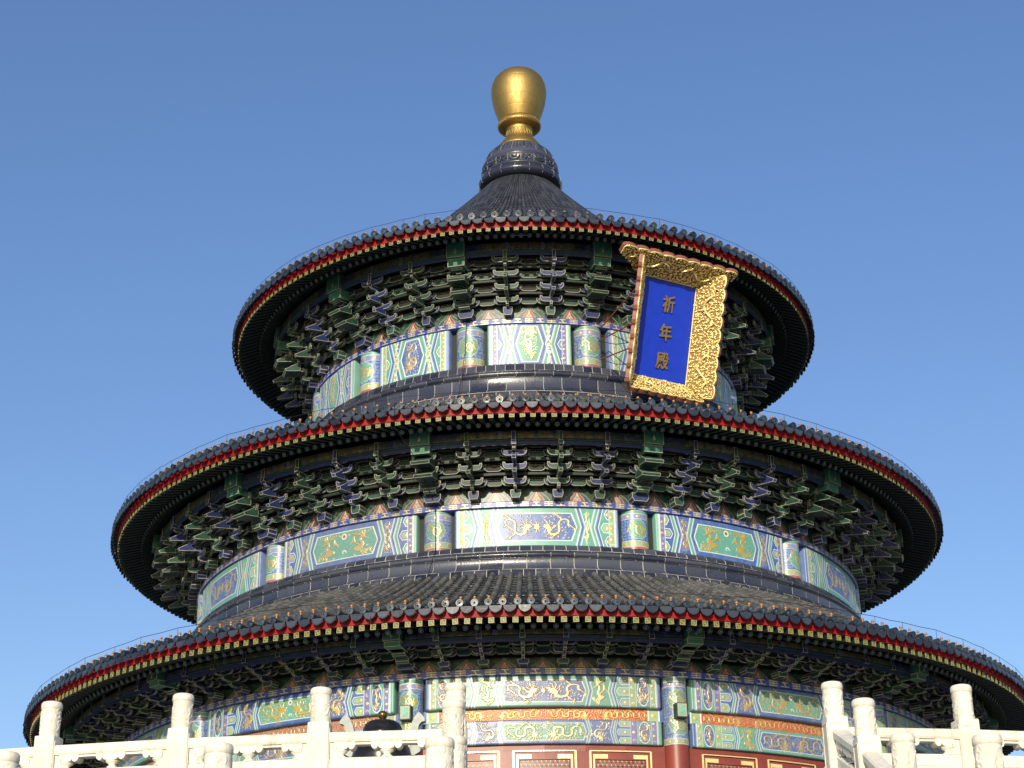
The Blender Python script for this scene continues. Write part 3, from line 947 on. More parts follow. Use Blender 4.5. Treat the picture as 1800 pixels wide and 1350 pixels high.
def bracket_mesh(T, kind, ca, cb):
    """one bracket set: stepped cross arms, bearing blocks, beaks; local frame at azimuth 0 (y towards the axis)"""
    bm = bmesh.new()
    lev = T['lev']; aw = T['aw']
    wide = kind == 'column'
    def pr(pts, o, e1, e2, e3, t0, t1, mi):
        n = len(pts)
        o, e1, e2, e3 = map(Vector, (o, e1, e2, e3))
        a = [bm.verts.new(o+e1*p[0]+e2*p[1]+e3*t0) for p in pts]
        b = [bm.verts.new(o+e1*p[0]+e2*p[1]+e3*t1) for p in pts]
        fs = [bm.faces.new(a[::-1]), bm.faces.new(b)]
        fs += [bm.faces.new((a[i], a[(i+1) % n], b[(i+1) % n], b[i])) for i in range(n)]
        for f in fs: f.material_index = mi
    X, Yo, Zu = (1, 0, 0), (0, -1, 0), (0, 0, 1)
    def arm(r, h, hw, th, ht, mi):
        q = [(-hw, ht*1.3), (-hw, ht*.85), (-hw*.96, ht*.5), (-hw*.86, ht*.22), (-hw*.70, ht*.04), (-hw*.52, 0)]
        q = q+[(-a, b) for a, b in q[::-1]]+[(hw*.80, ht*1.3), (hw*.76, ht*.95), (-hw*.76, ht*.95), (-hw*.80, ht*1.3)]
        pr(q, (0, -r, h), X, Zu, Yo, -th/2, th/2, mi)
    def dou(x, r, h, s, mi):
        q = [(-s*.68, 0), (-s, s*.6), (-s, s*1.25), (s, s*1.25), (s, s*.6), (s*.68, 0)]
        pr(q, (x, -r, h), X, Zu, Yo, -s*.9, s*.9, mi)
    h0 = T['plate'][1]
    r0, hb = lev[0]
    big = .15*(1.7 if wide else 1)
    # big base block on the plate
    b = lev[1][1]-h0-.10
    pr([(-big*.75, 0), (-big, b*.45), (-big, b), (big, b), (big, b*.45), (big*.75, 0)], (0, -(r0-.05), h0), X, Zu, Yo, -.16, .16, cb)
    wid = .042 if not wide else .18
    nl = len(lev)-1
    for i, (r, h) in enumerate(lev[1:]):
        hw = aw*(.80+.16*i/max(1, nl-1))
        ht = .165 if T['ang'] else .12
        if not (wide and i == nl-1):
            arm(r, h, hw, .075, ht, ca)
            dou(0, r+.02, h+ht, .05 if not wide else .11, cb)
        # longer arms on the rows behind, so the steps interlock
        for back in range(1, min(i+1, 2)+1):
            hb2 = hw*(1.22 if back == 1 else .95)
            arm(r-.27*back, h+.07, hb2, .06, ht*.9, cb if back == 1 else ca)
        if i == 0: arm(r-.22, h+.02, hw*1.25, .06, ht, cb)
        # projecting arm
        hb_ = h-.16
        pts = [(r-.55, hb_+.02), (r+.02, hb_+.02), (r+.09, hb_+.06), (r+.10, hb_+.16), (r-.55, hb_+.16)]
        pr(pts, (0, 0, 0), Yo, Zu, X, -wid, wid, ca)
        if T['ang'] and i in (1, 2):
            ws = .062 if not wide else .28
            zt = h-.10
            pts = [(r-.10, zt+.30), (r-.10, zt-.06), (r+.40, zt-.12), (r+.45, zt-.04), (r+.36, zt+.01)]
            pr(pts, (0, 0, 0), Yo, Zu, X, -ws, ws, ca if not wide else 1)
        elif not T['ang'] and i in (1,):
            pts = [(r, h-.02), (r+.18, h-.05), (r+.22, h+.04), (r, h+.10)]
            pr(pts, (0, 0, 0), Yo, Zu, X, -.05 if not wide else -.16, .05 if not wide else .16, ca)
    # scroll-ended arms, partly coloured near-black for shade, filling the space between the sets
    sp = 2*PI/T['sets']
    for i, (r, h) in enumerate(lev[1:]):
        for fr_, rb_, hs, dz in ((.5, .30, .20, .05), (.36, .42, .13, .16), (.64, .42, .13, .16)):
            rr = r-rb_; a = sp*fr_
            if rr < T['wall']+.02: continue
            e1 = (math.cos(a), math.sin(a), 0); e3 = (math.sin(a), -math.cos(a), 0)
            hw = sp*rr*hs; t_ = .15
            w_ = [(-hw, t_*1.2), (-hw, t_*.75), (-hw*.94, t_*.4), (-hw*.8, t_*.14), (-hw*.55, 0)]
            w_ = w_+[(-x, z) for x, z in w_[::-1]]
            pr(w_, (rr*math.sin(a), -rr*math.cos(a), h+dz), e1, Zu, e3, -.03, .03, 0 if i % 2 else 1)
    # head of the top arm below the purlin
    r, h = lev[-1]
    if not wide:
        pr([(-.06, 0), (-.06, .30), (.06, .30), (.06, 0)], (0, -(r+.10), h+.08), X, Zu, Yo, -.35, .06, ca)
        pr([(-.075, 0), (-.075, .13), (.075, .13), (.075, 0)], (0, -(r+.10), h-.03), X, Zu, Yo, -.35, .09, ca)
    else:
        nr, n0, n1, nw = T['nose']
        pk = .13*(n1-n0)
        pr([(-nw, .30*(n1-n0)), (-nw, n1-n0-pk), (0, n1-n0), (nw, n1-n0-pk), (nw, .30*(n1-n0))], (0, -nr, n0), X, Zu, Yo, -.5, .26, 4)
        pr([(-nw*.94, 0), (-nw*.94, .29*(n1-n0)), (nw*.94, .29*(n1-n0)), (nw*.94, 0)], (0, -nr, n0), X, Zu, Yo, -.5, .17, 4)
        pr([(-.05, .5*(n1-n0)), (0, .42*(n1-n0)), (.05, .5*(n1-n0)), (0, .66*(n1-n0))], (0, -nr, n0), X, Zu, Yo, .25, .275, 3)
    bmesh.ops.recalc_face_normals(bm, faces=bm.faces)
    for th in (.0135,):
        fs = [f for f in bm.faces if f.calc_area() > .0022 and min(e.calc_length() for e in f.edges) > .012 and abs(f.normal.z) < 2]
        before = {f for f in bm.faces}
        r_ = bmesh.ops.inset_individual(bm, faces=fs, thickness=th, use_even_offset=True)
        for f in r_['faces']: f.material_index = 3
    me = bpy.data.meshes.new('bracket_set')
    bm.to_mesh(me); bm.free()
    for m in (M_DARK, M_GREEN, M_BLUE, M_OUTLINE, M_ENDGREEN): me.materials.append(m)
    return me

def eaves_structure(T):
    n = T['sets']; rw = T['wall']; p0, p1 = T['plate']
    ds = 2*PI/n
    # core wall behind the brackets, ceiling and step beams
    mb = MB()
    pr_, q0, q1 = T['pur']
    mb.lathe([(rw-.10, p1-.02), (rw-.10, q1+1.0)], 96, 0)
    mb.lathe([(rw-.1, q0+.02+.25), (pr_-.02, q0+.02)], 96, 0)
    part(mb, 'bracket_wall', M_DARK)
    mb = MB()
    for (r, h) in T['lev'][1:]:
        hh = h+.24
        if r > pr_-.25: continue
        mb.lathe([(r-.045, hh+.03), (r+.03, hh+.03), (r+.03, hh+.10), (r-.045, hh+.10), (r-.045, hh+.03)], 144, 0, smooth=False, a0=rad(-110), a1=rad(110))
    part(mb, 'tie_beam', M_RAFTER)
    # brackets
    ks = [k for k in range(-n, n) if abs(k*ds+PI/12) <= rad(97)]
    per = n//12
    meshes = {}
    for k in ks:
        az = k*ds+PI/12
        col = k % per == 0
        key = 'column' if col else ('b' if k % 2 else 'g')
        if key not in meshes:
            meshes[key] = bracket_mesh(T, 'column' if col else 'inter', 1 if key in ('g', 'column') else 2, 2 if key in ('g', 'column') else 1)
        link('bracket_set', meshes[key], hall, az, LZ)
    # painted boards between the sets
    cell = board_design(ds*rw*.98, T['bh'], 105, T['bw'])
    P = patch(cell, rw-.03, p1, 0, 0, 0, .06)
    proto = None
    for k in ks:
        az = k*ds+PI/12+ds/2
        if proto is None: proto = ppart('bracket_board', P, az)
        else: again(proto, az)
    # plate under the brackets, one piece to each bay
    npl = {'lower': 18, 'middle': 17, 'upper': 11}[T['n']]
    Lp = (rw+.05)*PI/6-.003
    P = patch(plate_design(Lp, p1-p0, npl, 90), rw+.06, p0, 0, .012, .004, .3)
    proto = None
    for a in BAYS:
        if proto is None: proto = ppart('wall_plate', P, a)
        else: again(proto, a)
    # purlin with its painted board
    mb = MB()
    mb.lathe([(pr_-.12, q0-.02), (pr_, q0-.02), (pr_, q0+.02), (pr_-.02, q0+.03)], 144, 0)
    mb.lathe([(pr_-.05, q0-.14), (pr_-.05, q0-.022)], 144, 1)
    part(mb, 'purlin', [M_GREEN, M_BLUE])
    Lq = pr_*PI/6-.55
    Hq = q1-q0-.04
    GO_ = (.26, .18, .06)  # eave beam palette is a darkened copy, with deep eave shade painted in
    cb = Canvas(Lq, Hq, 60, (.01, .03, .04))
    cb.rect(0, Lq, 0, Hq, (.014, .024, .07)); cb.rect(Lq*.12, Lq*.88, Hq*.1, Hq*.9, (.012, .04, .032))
    for k in range(8):
        x = Lq*(.14+.72*k/8)
        (cb.dragon if k % 3 else cb.phoenix)(x, x+Lq*.08, Hq*.12, Hq*.88, GO_, seed=k)
        if k in (2, 5): zig(cb, x-.03, Hq*.2, [(.03, (.2, .22, .2)), (.04, DKB), (.03, (.2, .22, .2))])
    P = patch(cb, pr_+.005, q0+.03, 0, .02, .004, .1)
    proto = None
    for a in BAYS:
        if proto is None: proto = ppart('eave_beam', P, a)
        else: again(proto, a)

def lathe_band(name, prof, nseg, gap, parent=None, rows=None):
    """ring of glazed bricks with pale joints; prof is a list of rows, each a list of (r, h)"""
    mb = MB(); R = random.Random(11)
    for row, (pts, ns) in enumerate(prof):
        da = 2*PI/ns; g_ = gap/pts[0][0]
        jp = [(r-.010, h) for r, h in pts]
        off = R.random()*da
        for i in range(ns):
            a0 = i*da+off; tn = R.random(); jit = R.uniform(-.003, .003); tl = R.uniform(-.009, .009); tz = R.uniform(-.012, .012)
            sub = 3
            vs = []; fs = []; k = len(pts)
            hm = pts[0][1]
            for s in range(sub+1):
                f = s/sub; a = a0+g_/2+(da-g_)*f
                for (r, h) in pts: vs.append(cyl_pt(r+jit+tl*(f-.5)*2+tz*(h-hm)*1.4, a, h))
            for s in range(sub):
                for q in range(k-1): fs.append((s*k+q, (s+1)*k+q, (s+1)*k+q+1, s*k+q+1))
            mb.add(vs, fs, 0, tn, True)
            vs = [cyl_pt(r, a, h) for a in (a0-g_/2, a0+g_/2) for r, h in jp]
            mb.add(vs, [(q, k+q, k+q+1, q+1) for q in range(k-1)], 1, .5)
        (ra, ha), (rb, hb) = pts[0], pts[-1]
        mb.lathe([(rb-.002, hb+.006), (rb+.004, hb+.004), (rb+.004, hb-.008), (rb-.002, hb-.010)], 120, 1, tone=.5)
    mb.lathe([(prof[0][0][0][0]-.012, prof[0][0][0][1])]+[(r-.026, h) for pts, _ in prof for r, h in pts], 120, 1, tone=.5)
    return part(mb, name, [M_BAND, M_JOINT])

roofs = {}
for T, ns, nr, nn in zip(TIERS, (62, 38, 0), (24, 44, 32), (40, 38, 22)):
    o = roof(T); roofs[T['n']] = o
    rafters(T, o, 'square', ns)
    rafters(T, o, 'round', nr)
    nails(T, o, nn)
    eave_wire(T, o)
    eaves_structure(T)

def bead(r, h, b, n=5):
    return [(r+b*math.sin(PI*k/n)*.9, h-b+2*b*0 - b*math.cos(PI*k/n)*-1) for k in range(n+1)]
# tile rings where the roofs meet the drums (rows from the top down)
lathe_band('tile_ring', [
    ([(7.60, 23.06), (7.74, 23.00), (7.80, 22.76)], 156),
    ([(7.81, 22.745), (7.86, 22.735), (7.87, 22.71), (7.82, 22.695)], 84),
    ([(7.82, 22.69), (7.91, 22.67), (7.955, 22.61), (7.91, 22.55), (7.85, 22.525)], 84),
    ([(7.84, 22.52), (7.89, 22.515), (7.90, 22.495), (7.86, 22.485)], 84),
    ([(7.885, 22.475), (7.875, 22.42), (7.88, 22.14), (7.91, 22.07), (7.96, 22.05), (7.965, 22.01), (8.02, 21.99), (8.08, 21.96), (8.11, 21.91)], 84),
    ([(8.12, 21.89), (8.20, 21.84), (8.24, 21.62)], 120)], 84, .018)
lathe_band('tile_ring', [
    ([(11.20, 15.76), (11.30, 15.68), (11.34, 15.56)], 216),
    ([(11.35, 15.545), (11.40, 15.535), (11.41, 15.515), (11.36, 15.50)], 108),
    ([(11.36, 15.49), (11.46, 15.47), (11.505, 15.41), (11.46, 15.355), (11.41, 15.335)], 108),
    ([(11.43, 15.33), (11.48, 15.325), (11.49, 15.305), (11.45, 15.295)], 108),
    ([(11.475, 15.285), (11.465, 15.24), (11.47, 15.08), (11.50, 15.03), (11.545, 15.01), (11.55, 14.985), (11.60, 14.97), (11.65, 14.945), (11.67, 14.915)], 108),
    ([(11.68, 14.91), (11.78, 14.86), (11.84, 14.64)], 216)], 108, .020)

# finial
mb = MB()
mb.lathe([(1.30, 33.80), (1.42, 33.85), (1.53, 33.89), (1.60, 33.97), (1.615, 34.06), (1.58, 34.17), (1.50, 34.25), (1.45, 34.27)], 40, 0)
mb.lathe([(1.43, 34.27), (1.49, 34.30), (1.475, 34.36), (1.455, 34.40), (1.45, 34.70), (1.48, 34.74), (1.46, 34.80), (1.38, 34.82)], 40, 0)
mb.lathe([(1.40, 34.82), (1.385, 34.95), (1.30, 35.15), (1.16, 35.36), (1.02, 35.50), (.90, 35.60), (.60, 35.62)], 40, 0)
R = random.Random(2)
for i in range(18):       # joints and scroll relief round the blue base
    a = 2*PI*i/18
    mb.tube([cyl_pt(1.462, a, 34.30), cyl_pt(1.457, a, 34.42), cyl_pt(1.452, a, 34.70), cyl_pt(1.462, a, 34.78)], .006, 4, 1)
    mb.tube([cyl_pt(1.388, a+.1, 34.95), cyl_pt(1.303, a+.1, 35.15), cyl_pt(1.163, a+.1, 35.36), cyl_pt(1.023, a+.1, 35.50)], .005, 4, 1)
    mb.tube([cyl_pt(1.54, a+.2, 33.90), cyl_pt(1.604, a+.2, 33.95), cyl_pt(1.618, a+.2, 34.06), cyl_pt(1.583, a+.2, 34.17), cyl_pt(1.505, a+.2, 34.248)], .006, 4, 1)
    c = a+PI/18
    if i % 2:
        mb.tube([cyl_pt(1.455, c+.14*math.cos(t), 34.60+.16*math.sin(t)) for t in np.linspace(PI, 2*PI, 9)], .04, 6, 0)
        mb.tube([cyl_pt(1.46, c+.06*math.cos(t), 34.62+.07*math.sin(t)) for t in np.linspace(PI, 2*PI, 7)], .035, 6, 0)
    else:
        for q in (-1, 1):
            mb.tube([cyl_pt(1.46, c+q*(.07+.055*math.cos(t)), 34.55+.10*math.sin(t)) for t in np.linspace(-.5, 4.6, 9)], .034, 6, 0)
for i in range(60):
    a = 2*PI*i/60
    mb.tube([cyl_pt(1.35, a, 35.04), cyl_pt(1.245, a, 35.24), cyl_pt(1.11, a, 35.41)], [.022, .045, .03], 6, 0)
fin = part(mb, 'finial', [M_BAND, M_JOINT])
mb = MB()
mb.lathe([(.89, 35.59), (.885, 35.70), (.80, 35.77), (.79, 35.83), (.71, 35.90), (.70, 35.96), (.57, 36.04), (.525, 36.08), (.515, 36.5), (.55, 36.60)], 40, 0)
for i in range(26):
    a = 2*PI*i/26
    mb.tube([cyl_pt(.512, a+.10*math.cos(t), 36.32+.14*math.sin(t)) for t in np.linspace(0, 4.5, 8)], .017, 5, 0)
    mb.tube([cyl_pt(.512, a+.12+.05*math.cos(t), 36.24+.10*math.sin(t)) for t in np.linspace(0, 4.5, 8)], .013, 5, 0)
mb.build('finial_neck', M_GOLD, fin)
mb = MB()
mb.lathe([(.55, 36.58), (.74, 36.61), (.83, 36.68), (.845, 36.77), (.78, 36.88), (.70, 36.94), (.60, 36.96)], 48, 0)
for i in range(72):
    a = 2*PI*i/72
    mb.tube([cyl_pt(.72, a, 36.615), cyl_pt(.825, a, 36.68), cyl_pt(.842, a, 36.77), cyl_pt(.78, a, 36.875)], .016, 4, 0)
mb.build('finial_collar', M_GOLD, fin)
mb = MB()
prof = [(.74, 0), (.775, .08), (.86, .28), (.955, .56), (1.03, .86), (1.075, 1.14), (1.09, 1.38), (1.065, 1.63), (.98, 1.88), (.81, 2.09), (.57, 2.235), (.29, 2.31), (0, 2.33)]
mb.lathe([(r, 36.93+h) for r, h in prof], 64, 0)
mb.build('golden_orb', M_GOLD, fin)

# ---- drums: beams and columns
def bays(name, designs, R, h0, bev, pick, relief=.012, endbev=.05, depth=.3):
    protos = {}
    for i, a in enumerate(BAYS):
        k = pick(i-3)
        if k not in protos: protos[k] = ppart(name, patch(designs[k], R, h0, 0, bev, relief, depth, endbev), a)
        else: again(protos[k], a)
alt = lambda i: i % 2
Lu = 7.62*PI/6-1.26
bays('painted_beam', {0: beam_design(Lu, 1.43, 'green', 'short', 100, 21), 1: beam_design(Lu, 1.43, 'blue', 'short', 100, 32)}, 7.62, 23.05, .03, alt)
Lm = 11.2*PI/6-1.12
bays('painted_beam', {0: beam_design(Lm, 1.17, 'blue', 'mid', 105, 41), 1: beam_design(Lm, 1.17, 'green', 'mid', 105, 52)}, 11.2, 15.73, .04, alt)
Ll = 13.5*PI/6-.84
bays('painted_beam', {0: beam_design(Ll, .83, 'blue', 'long', 105, 61), 1: beam_design(Ll, .83, 'green', 'long', 105, 72)}, 13.52, 10.59, .05, alt)
bays('red_board', {0: red_design(13.38*PI/6-.68, .33, 105, 80)}, 13.36, 10.262, 0, lambda i: 0, .012, 0, .1)
bays('painted_beam', {0: beam_design(Ll, .63, 'green', 'long', 105, 85), 1: beam_design(Ll, .63, 'blue', 'long', 105, 96)}, 13.48, 9.632, .04, alt)

def columns(name, rc, rr, h0, h1, two, seed, red=.07):
    c = column_design(rr*PI*1.25, h1-h0, 100, seed, two, red)
    P = patch(c, rr, h0, 0, 0, .008, 0, 0, (0, -rc))
    proto = None
    core = MB()
    core.lathe([(rr-.006, h0), (rr-.006, h1)], 24, 0, (0, -rc, 0))
    cm = None
    for a in COLS:
        if proto is None: proto = ppart(name, P, a); o = proto
        else: o = again(proto, a)
        if cm is None: cm = core.build('column_core', M_DKRED, o)
        else: again(cm, 0, o)
columns('painted_column', 7.22, .48, 23.02, 24.47, False, 5)
columns('painted_column', 10.84, .43, 15.73, 16.90, False, 6)
columns('painted_column', 13.36, .33, 9.64, 11.42, True, 7)

# plain dark drums behind the beams
mb = MB()
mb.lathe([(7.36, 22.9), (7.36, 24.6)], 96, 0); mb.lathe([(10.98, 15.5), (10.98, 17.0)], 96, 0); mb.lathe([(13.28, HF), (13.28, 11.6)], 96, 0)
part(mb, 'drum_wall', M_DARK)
# red columns, beam ends and doors of the ground storey
mb = MB(); mb.lathe([(.325, HF), (.325, 9.64)], 28, 0, (0, -13.36, 0)); proto = None
pg = MB()
o_ = Vector((0, -13.36, 0))
pg.box((0, -13.74, 10.49), (.15, .16, .19), 0, None, .5)
pg.box((0, -13.903, 10.49), (.128, .004, .168), 1, None, .5)
pg.box((0, -13.909, 10.49), (.085, .003, .12), 2, None, .5)
pg.box((0, -13.914, 10.49), (.04, .003, .07), 1, None, .5)
pp = None
for a in COLS:
    if proto is None: proto = part(mb, 'red_column', M_DKRED, None, a); pp = part(pg, 'beam_end', [M_GREEN, M_OUTLINE, simple('jade_paint', (.13, .46, .36), .5)], None, a)
    else: again(proto, a); again(pp, a)

fr = MB()    # door frames: one bay
RD = 13.34
LbA = PI/6 - .66/RD
def arcbox(mb, a0, a1, r0, r1, h0, h1, mi=0, n=6):
    vs = []; fs = []
    for i in range(n+1):
        a = a0+(a1-a0)*i/n
        vs += [cyl_pt(r1, a, h0), cyl_pt(r1, a, h1), cyl_pt(r0, a, h1), cyl_pt(r0, a, h0)]
    for i in range(n):
        b = i*4
        for k in range(4): fs.append((b+k, b+4+k, b+4+(k+1) % 4, b+(k+1) % 4))
    fs += [(0, 1, 2, 3), (n*4+3, n*4+2, n*4+1, n*4)]
    mb.add(vs, fs, mi, .5)
arcbox(fr, -LbA/2, LbA/2, RD-.1, RD+.03, 9.46, 9.628)
dw = 1.60/RD; dg = 1.975/RD
for k in range(4):
    x0 = -LbA/2 if k == 0 else (k-2)*dg+dw/2
    x1 = LbA/2 if k == 3 else (k-1)*dg-dw/2
    arcbox(fr, x0, x1, RD-.1, RD+.03, HF, 9.458, 0, 2)
door = MB(); gold = MB()
H1, H0 = 9.455, HF+.1
arcbox(door, -dw/2+.002, dw/2-.002, RD-.06, RD-.005, H1-.06, H1)
fw_ = .15/RD
for s in (-1, 1):
    a, b = sorted((s*(dw/2-.002), s*(dw/2-fw_)))
    arcbox(door, a, b, RD-.06, RD+.01, H0, H1-.065)
arcbox(door, -dw/2+fw_+.001, dw/2-fw_-.001, RD-.06, RD+.01, H1-.20, H1-.065)
arcbox(door, -dw/2+fw_+.001, dw/2-fw_-.001, RD-.06, RD+.01, H0, H0+1.5)
for s in (-1, 1):    # gilded corner fittings and bead
    a, b = sorted((s*(dw/2-.006), s*(dw/2-fw_*.8)))
    arcbox(gold, a, b, RD+.011, RD+.022, H1-.62, H1-.07, 0, 2)
    a, b = sorted((s*(dw/2-fw_*.82), s*(dw/2-.46/RD)))
    arcbox(gold, a, b, RD+.011, RD+.022, H1-.175, H1-.07, 0, 2)
    a, b = sorted((s*(dw/2-.002), s*(dw/2+.022/RD)))
    arcbox(gold, a, b, RD+.031, RD+.045, H0, H1+.02, 0, 1)
arcbox(gold, -dw/2, dw/2, RD+.031, RD+.045, H1+.005, H1+.03)
lc = lattice_design(1.28, 3.26, 95)
LP = patch(lc, RD-.03, H0+1.505, 0, 0, .01, 0)
fp = dp = gp = lp = None
for i, a in enumerate(BAYS):
    if fp is None: fp = part(fr, 'door_frame', M_DKRED, None, a)
    else: again(fp, a)
    for k in (-1, 0, 1):
        b = a+k*dg
        if dp is None:
            dp = part(door, 'lattice_door', M_DKRED, None, b)
            gp = gold.build('gilt_fitting', M_GILT, dp); lp = patch_obj('lattice', LP, dp)
        else:
            d = again(dp, b); again(gp, 0, d); again(lp, 0, d)

# thin conductor cables hanging down the front of the hall
def cable(pts):
    mb = MB(); mb.tube(pts, .011, 5, 0); part(mb, 'conductor_cable', M_WIRE)
cable([cyl_pt(7.74, rad(-15.2), 24.6), cyl_pt(7.78, rad(-15.4), 23.6), cyl_pt(8.0, rad(-15.8), 22.6), cyl_pt(8.3, rad(-16), 21.7), cyl_pt(11, rad(-16), 20.3), cyl_pt(14.25, rad(-16.2), 19.1),
       cyl_pt(14.25, rad(-16.2), 18.4), cyl_pt(12.9, rad(-15.6), 18.0), cyl_pt(11.5, rad(-14.8), 17.1), cyl_pt(11.32, rad(-14.8), 16.8), cyl_pt(11.34, rad(-14.8), 15.7), cyl_pt(11.6, rad(-14.9), 15.3),
       cyl_pt(11.95, rad(-15), 14.75), cyl_pt(16.3, rad(-15.5), 12.75), cyl_pt(16.42, rad(-15.5), 12.2)])

# ------------------------------------------------------------------ the name plaque
PA, PT = rad(29.4), rad(16.5)
PC = Vector((9.05*math.sin(rad(30.17)), -9.05*math.cos(rad(30.17)), 24.052+EYE))
n0 = Vector((math.sin(PA), -math.cos(PA), 0))
pex = Vector((math.cos(PA), math.sin(PA), 0)); pey = Vector((0, 0, 1))*math.cos(PT)+n0*math.sin(PT); pn = pex.cross(pey)
plq = empty('name_plaque', PC)
Mx = Matrix((pex, pey, pn)).transposed().to_4x4(); Mx.translation = PC
plq.matrix_world = Mx
tag(plq, 'tilted blue board with three gold characters in flared gilded frame under the top roof', 'name board')
PW, PH = 2.0, 3.26
mb = MB(); mb.box((0, 0, -.06), (PW/2, PH/2, .06), 0)
mb.build('blue_panel', M_PANEL, plq)
def frame_board(L0, off, vdir, udir, wd, ext, seed, fl, lobes):
    """flared carved board: inner edge of length L0 centred at off, going out along vdir; scalloped outer edge"""
    vdir = vdir.normalized(); udir = udir.normalized(); nn = udir.cross(vdir)
    mid = off+vdir*wd*.5
    if nn.dot(Vector((0, 0, .6))-mid) < 0: nn = -nn
    half0, half1 = L0/2, L0/2+ext
    pts = [(-half0, 0), (half0, 0)]
    outer = []
    for k in range(lobes):
        c = half1-(k+.5)*2*half1/lobes; r = half1/lobes
        for q in np.linspace(0, PI, 6)[(0 if k == 0 else 1):]:
            outer.append((c+r*math.cos(q), wd-r*.0+r*.42*math.sin(q)-.10))
    pts = pts+[(half1*.985, wd*.62)]+outer+[(-half1*.985, wd*.62)]
    mb = MB()
    mb.prism(pts, off, udir, vdir, nn, -.12, 0.0, 2, .5)
    mb.prism([(a*.985, b*.97+.01) for a, b in pts], off, udir, vdir, nn, .0, .012, 0, .5)
    R = random.Random(seed)
    poly = pts
    def inside(x, y):
        ins = False
        for i in range(len(poly)):
            (xa, ya), (xb, yb) = poly[i-1], poly[i]
            if (ya > y) != (yb > y) and x < (xb-xa)*(y-ya)/(yb-ya)+xa: ins = not ins
        return ins
    P3 = lambda x, y, z: off+udir*x+vdir*y+nn*z
    st = .098
    ny = int((wd+.3)/st); nx = int(2*half1/st)
    for i in range(nx+1):
        for j in range(ny+1):
            x = -half1+i*st+R.uniform(-.03, .03); y = j*st+R.uniform(-.03, .03)
            if not (inside(x*1.03, y) and inside(x, y+.03) and inside(x, y-.02)): continue
            r = R.uniform(.032, .055); a = R.uniform(0, 6.3); tn = R.choice((-1, 1))
            mb.tube([P3(x+r*(1-t/7)*math.cos(a+tn*t), y+r*(1-t/7)*math.sin(a+tn*t), .02+.004*t+R.uniform(0, .01)) for t in (0, .9, 1.8, 2.7, 3.6, 4.5)],
                    [.013, .020, .024, .024, .019, .010], 5, 1, True, True, .5)
    # rim along the scalloped edge
    mb.tube([P3(a*.975, b*.975, .02) for a, b in pts[2:]], .026, 6, 1, True, True, .5)
    mb.tube([P3(-half0, .015, .015), P3(half0, .015, .015)], .022, 6, 1, True, True, .5)
    # a pair of coiling dragons in high relief
    for s in (-1, 1):
        q = np.linspace(0, 1, 22)
        mb.tube([P3(s*half1*(.10+.72*t), wd*(.5+.16*math.sin(9*t)), .05+.03*math.sin(22*t)) for t in q], [.016+.022*math.sin(PI*(.1+.85*t)) for t in q], 6, 1, True, True, .5)
        for k in range(10):
            t = .08+.09*k
            x, y = s*half1*(.10+.72*t), wd*(.5+.16*math.sin(9*t))
            mb.tube([P3(x, y, .07), P3(x+R.uniform(-.08, .08), y+R.choice((-1, 1))*.11, .09), P3(x+R.uniform(-.12, .12), y+R.uniform(-.14, .14), .05)], [.022, .016, .008], 5, 1, True, True, .5)
    mb.build('frame_board', [M_GILTBACK, M_GILT, M_FRAMEBACK], plq)
V3 = Vector
fa, fb = .60, .88
frame_board(PH, V3((PW/2, 0, 0)), V3((fa, 0, fb)), V3((0, 1, 0)), 1.06, .45, 1, 0, 9)
frame_board(PH, V3((-PW/2, 0, 0)), V3((-.63, 0, .87)), V3((0, -1, 0)), 1.06, .45, 2, 0, 9)
frame_board(PW+.1, V3((-.14, PH/2, 0)), V3((0, .64, .94)), V3((-1, 0, 0)), 1.06, 1.14, 3, 0, 9)
frame_board(PW, V3((0, -PH/2, 0)), V3((0, -.55, .62)), V3((1, 0, 0)), .86, .42, 4, 0, 8)
# the three characters
for i, ch in enumerate('祈年殿'):
    cu = bpy.data.curves.new('character', 'FONT')
    cu.body = ch; cu.size = .46; cu.extrude = .02; cu.offset = .005; cu.align_x = 'CENTER'; cu.align_y = 'CENTER'
    cu.bevel_depth = .004
    to = bpy.data.objects.new('character_src', cu); COL.objects.link(to)
    bpy.context.view_layer.update()
    me = bpy.data.meshes.new_from_object(to.evaluated_get(bpy.context.evaluated_depsgraph_get()))
    bpy.data.objects.remove(to)
    co = np.empty(len(me.vertices)*3); me.vertices.foreach_get('co', co); co = co.reshape(-1, 3)
    if len(co):
        mn, mx = co.min(0), co.max(0)
        co[:, :2] -= (mn[:2]+mx[:2])/2
        co[:, 1] *= 1.28
        co[:, 1] += co[:, 0]*.10     # brush-written lean
        me.vertices.foreach_set('co', co.ravel()); me.update()
    me.materials.clear(); me.materials.append(M_CHAR)
    o = link('character', me, plq); o.location = (.02, .86-i*.93, .03)
# stays from the board's edge to the drum
inv = Mx.inverted()
hallM = Matrix.Rotation(AX, 4, 'Z')
def onhall(r, az, h): return inv @ (hallM @ (cyl_pt(r, rad(az), h)+V3((0, 0, EYE))))
st = [((-PW/2-.60, 1.05, .78), (7.72, 17.6, 24.45)), ((-PW/2-.60, -.15, .78), (7.72, 16.8, 23.95)), ((-PW/2-.60, -.95, .78), (7.75, 17.2, 23.30))]
for a, b in st:
    mb = MB(); mb.tube([a, onhall(*b)], .022, 6, 0); mb.build('stay_rod', M_ROD, plq)
for a, b in (((-PW/2-.5, -.75, .7), (7.72, 16.8, 23.95)), ((-PW/2-.5, -1.45, .7), (7.75, 17.2, 23.30))):
    p, q = V3(a), onhall(*b)
    mb = MB(); mb.tube([p, (p+q)/2+inv.to_3x3() @ V3((0, 0, -.10)), q], .012, 5, 0); mb.build('stay_wire', M_WIRE, plq)

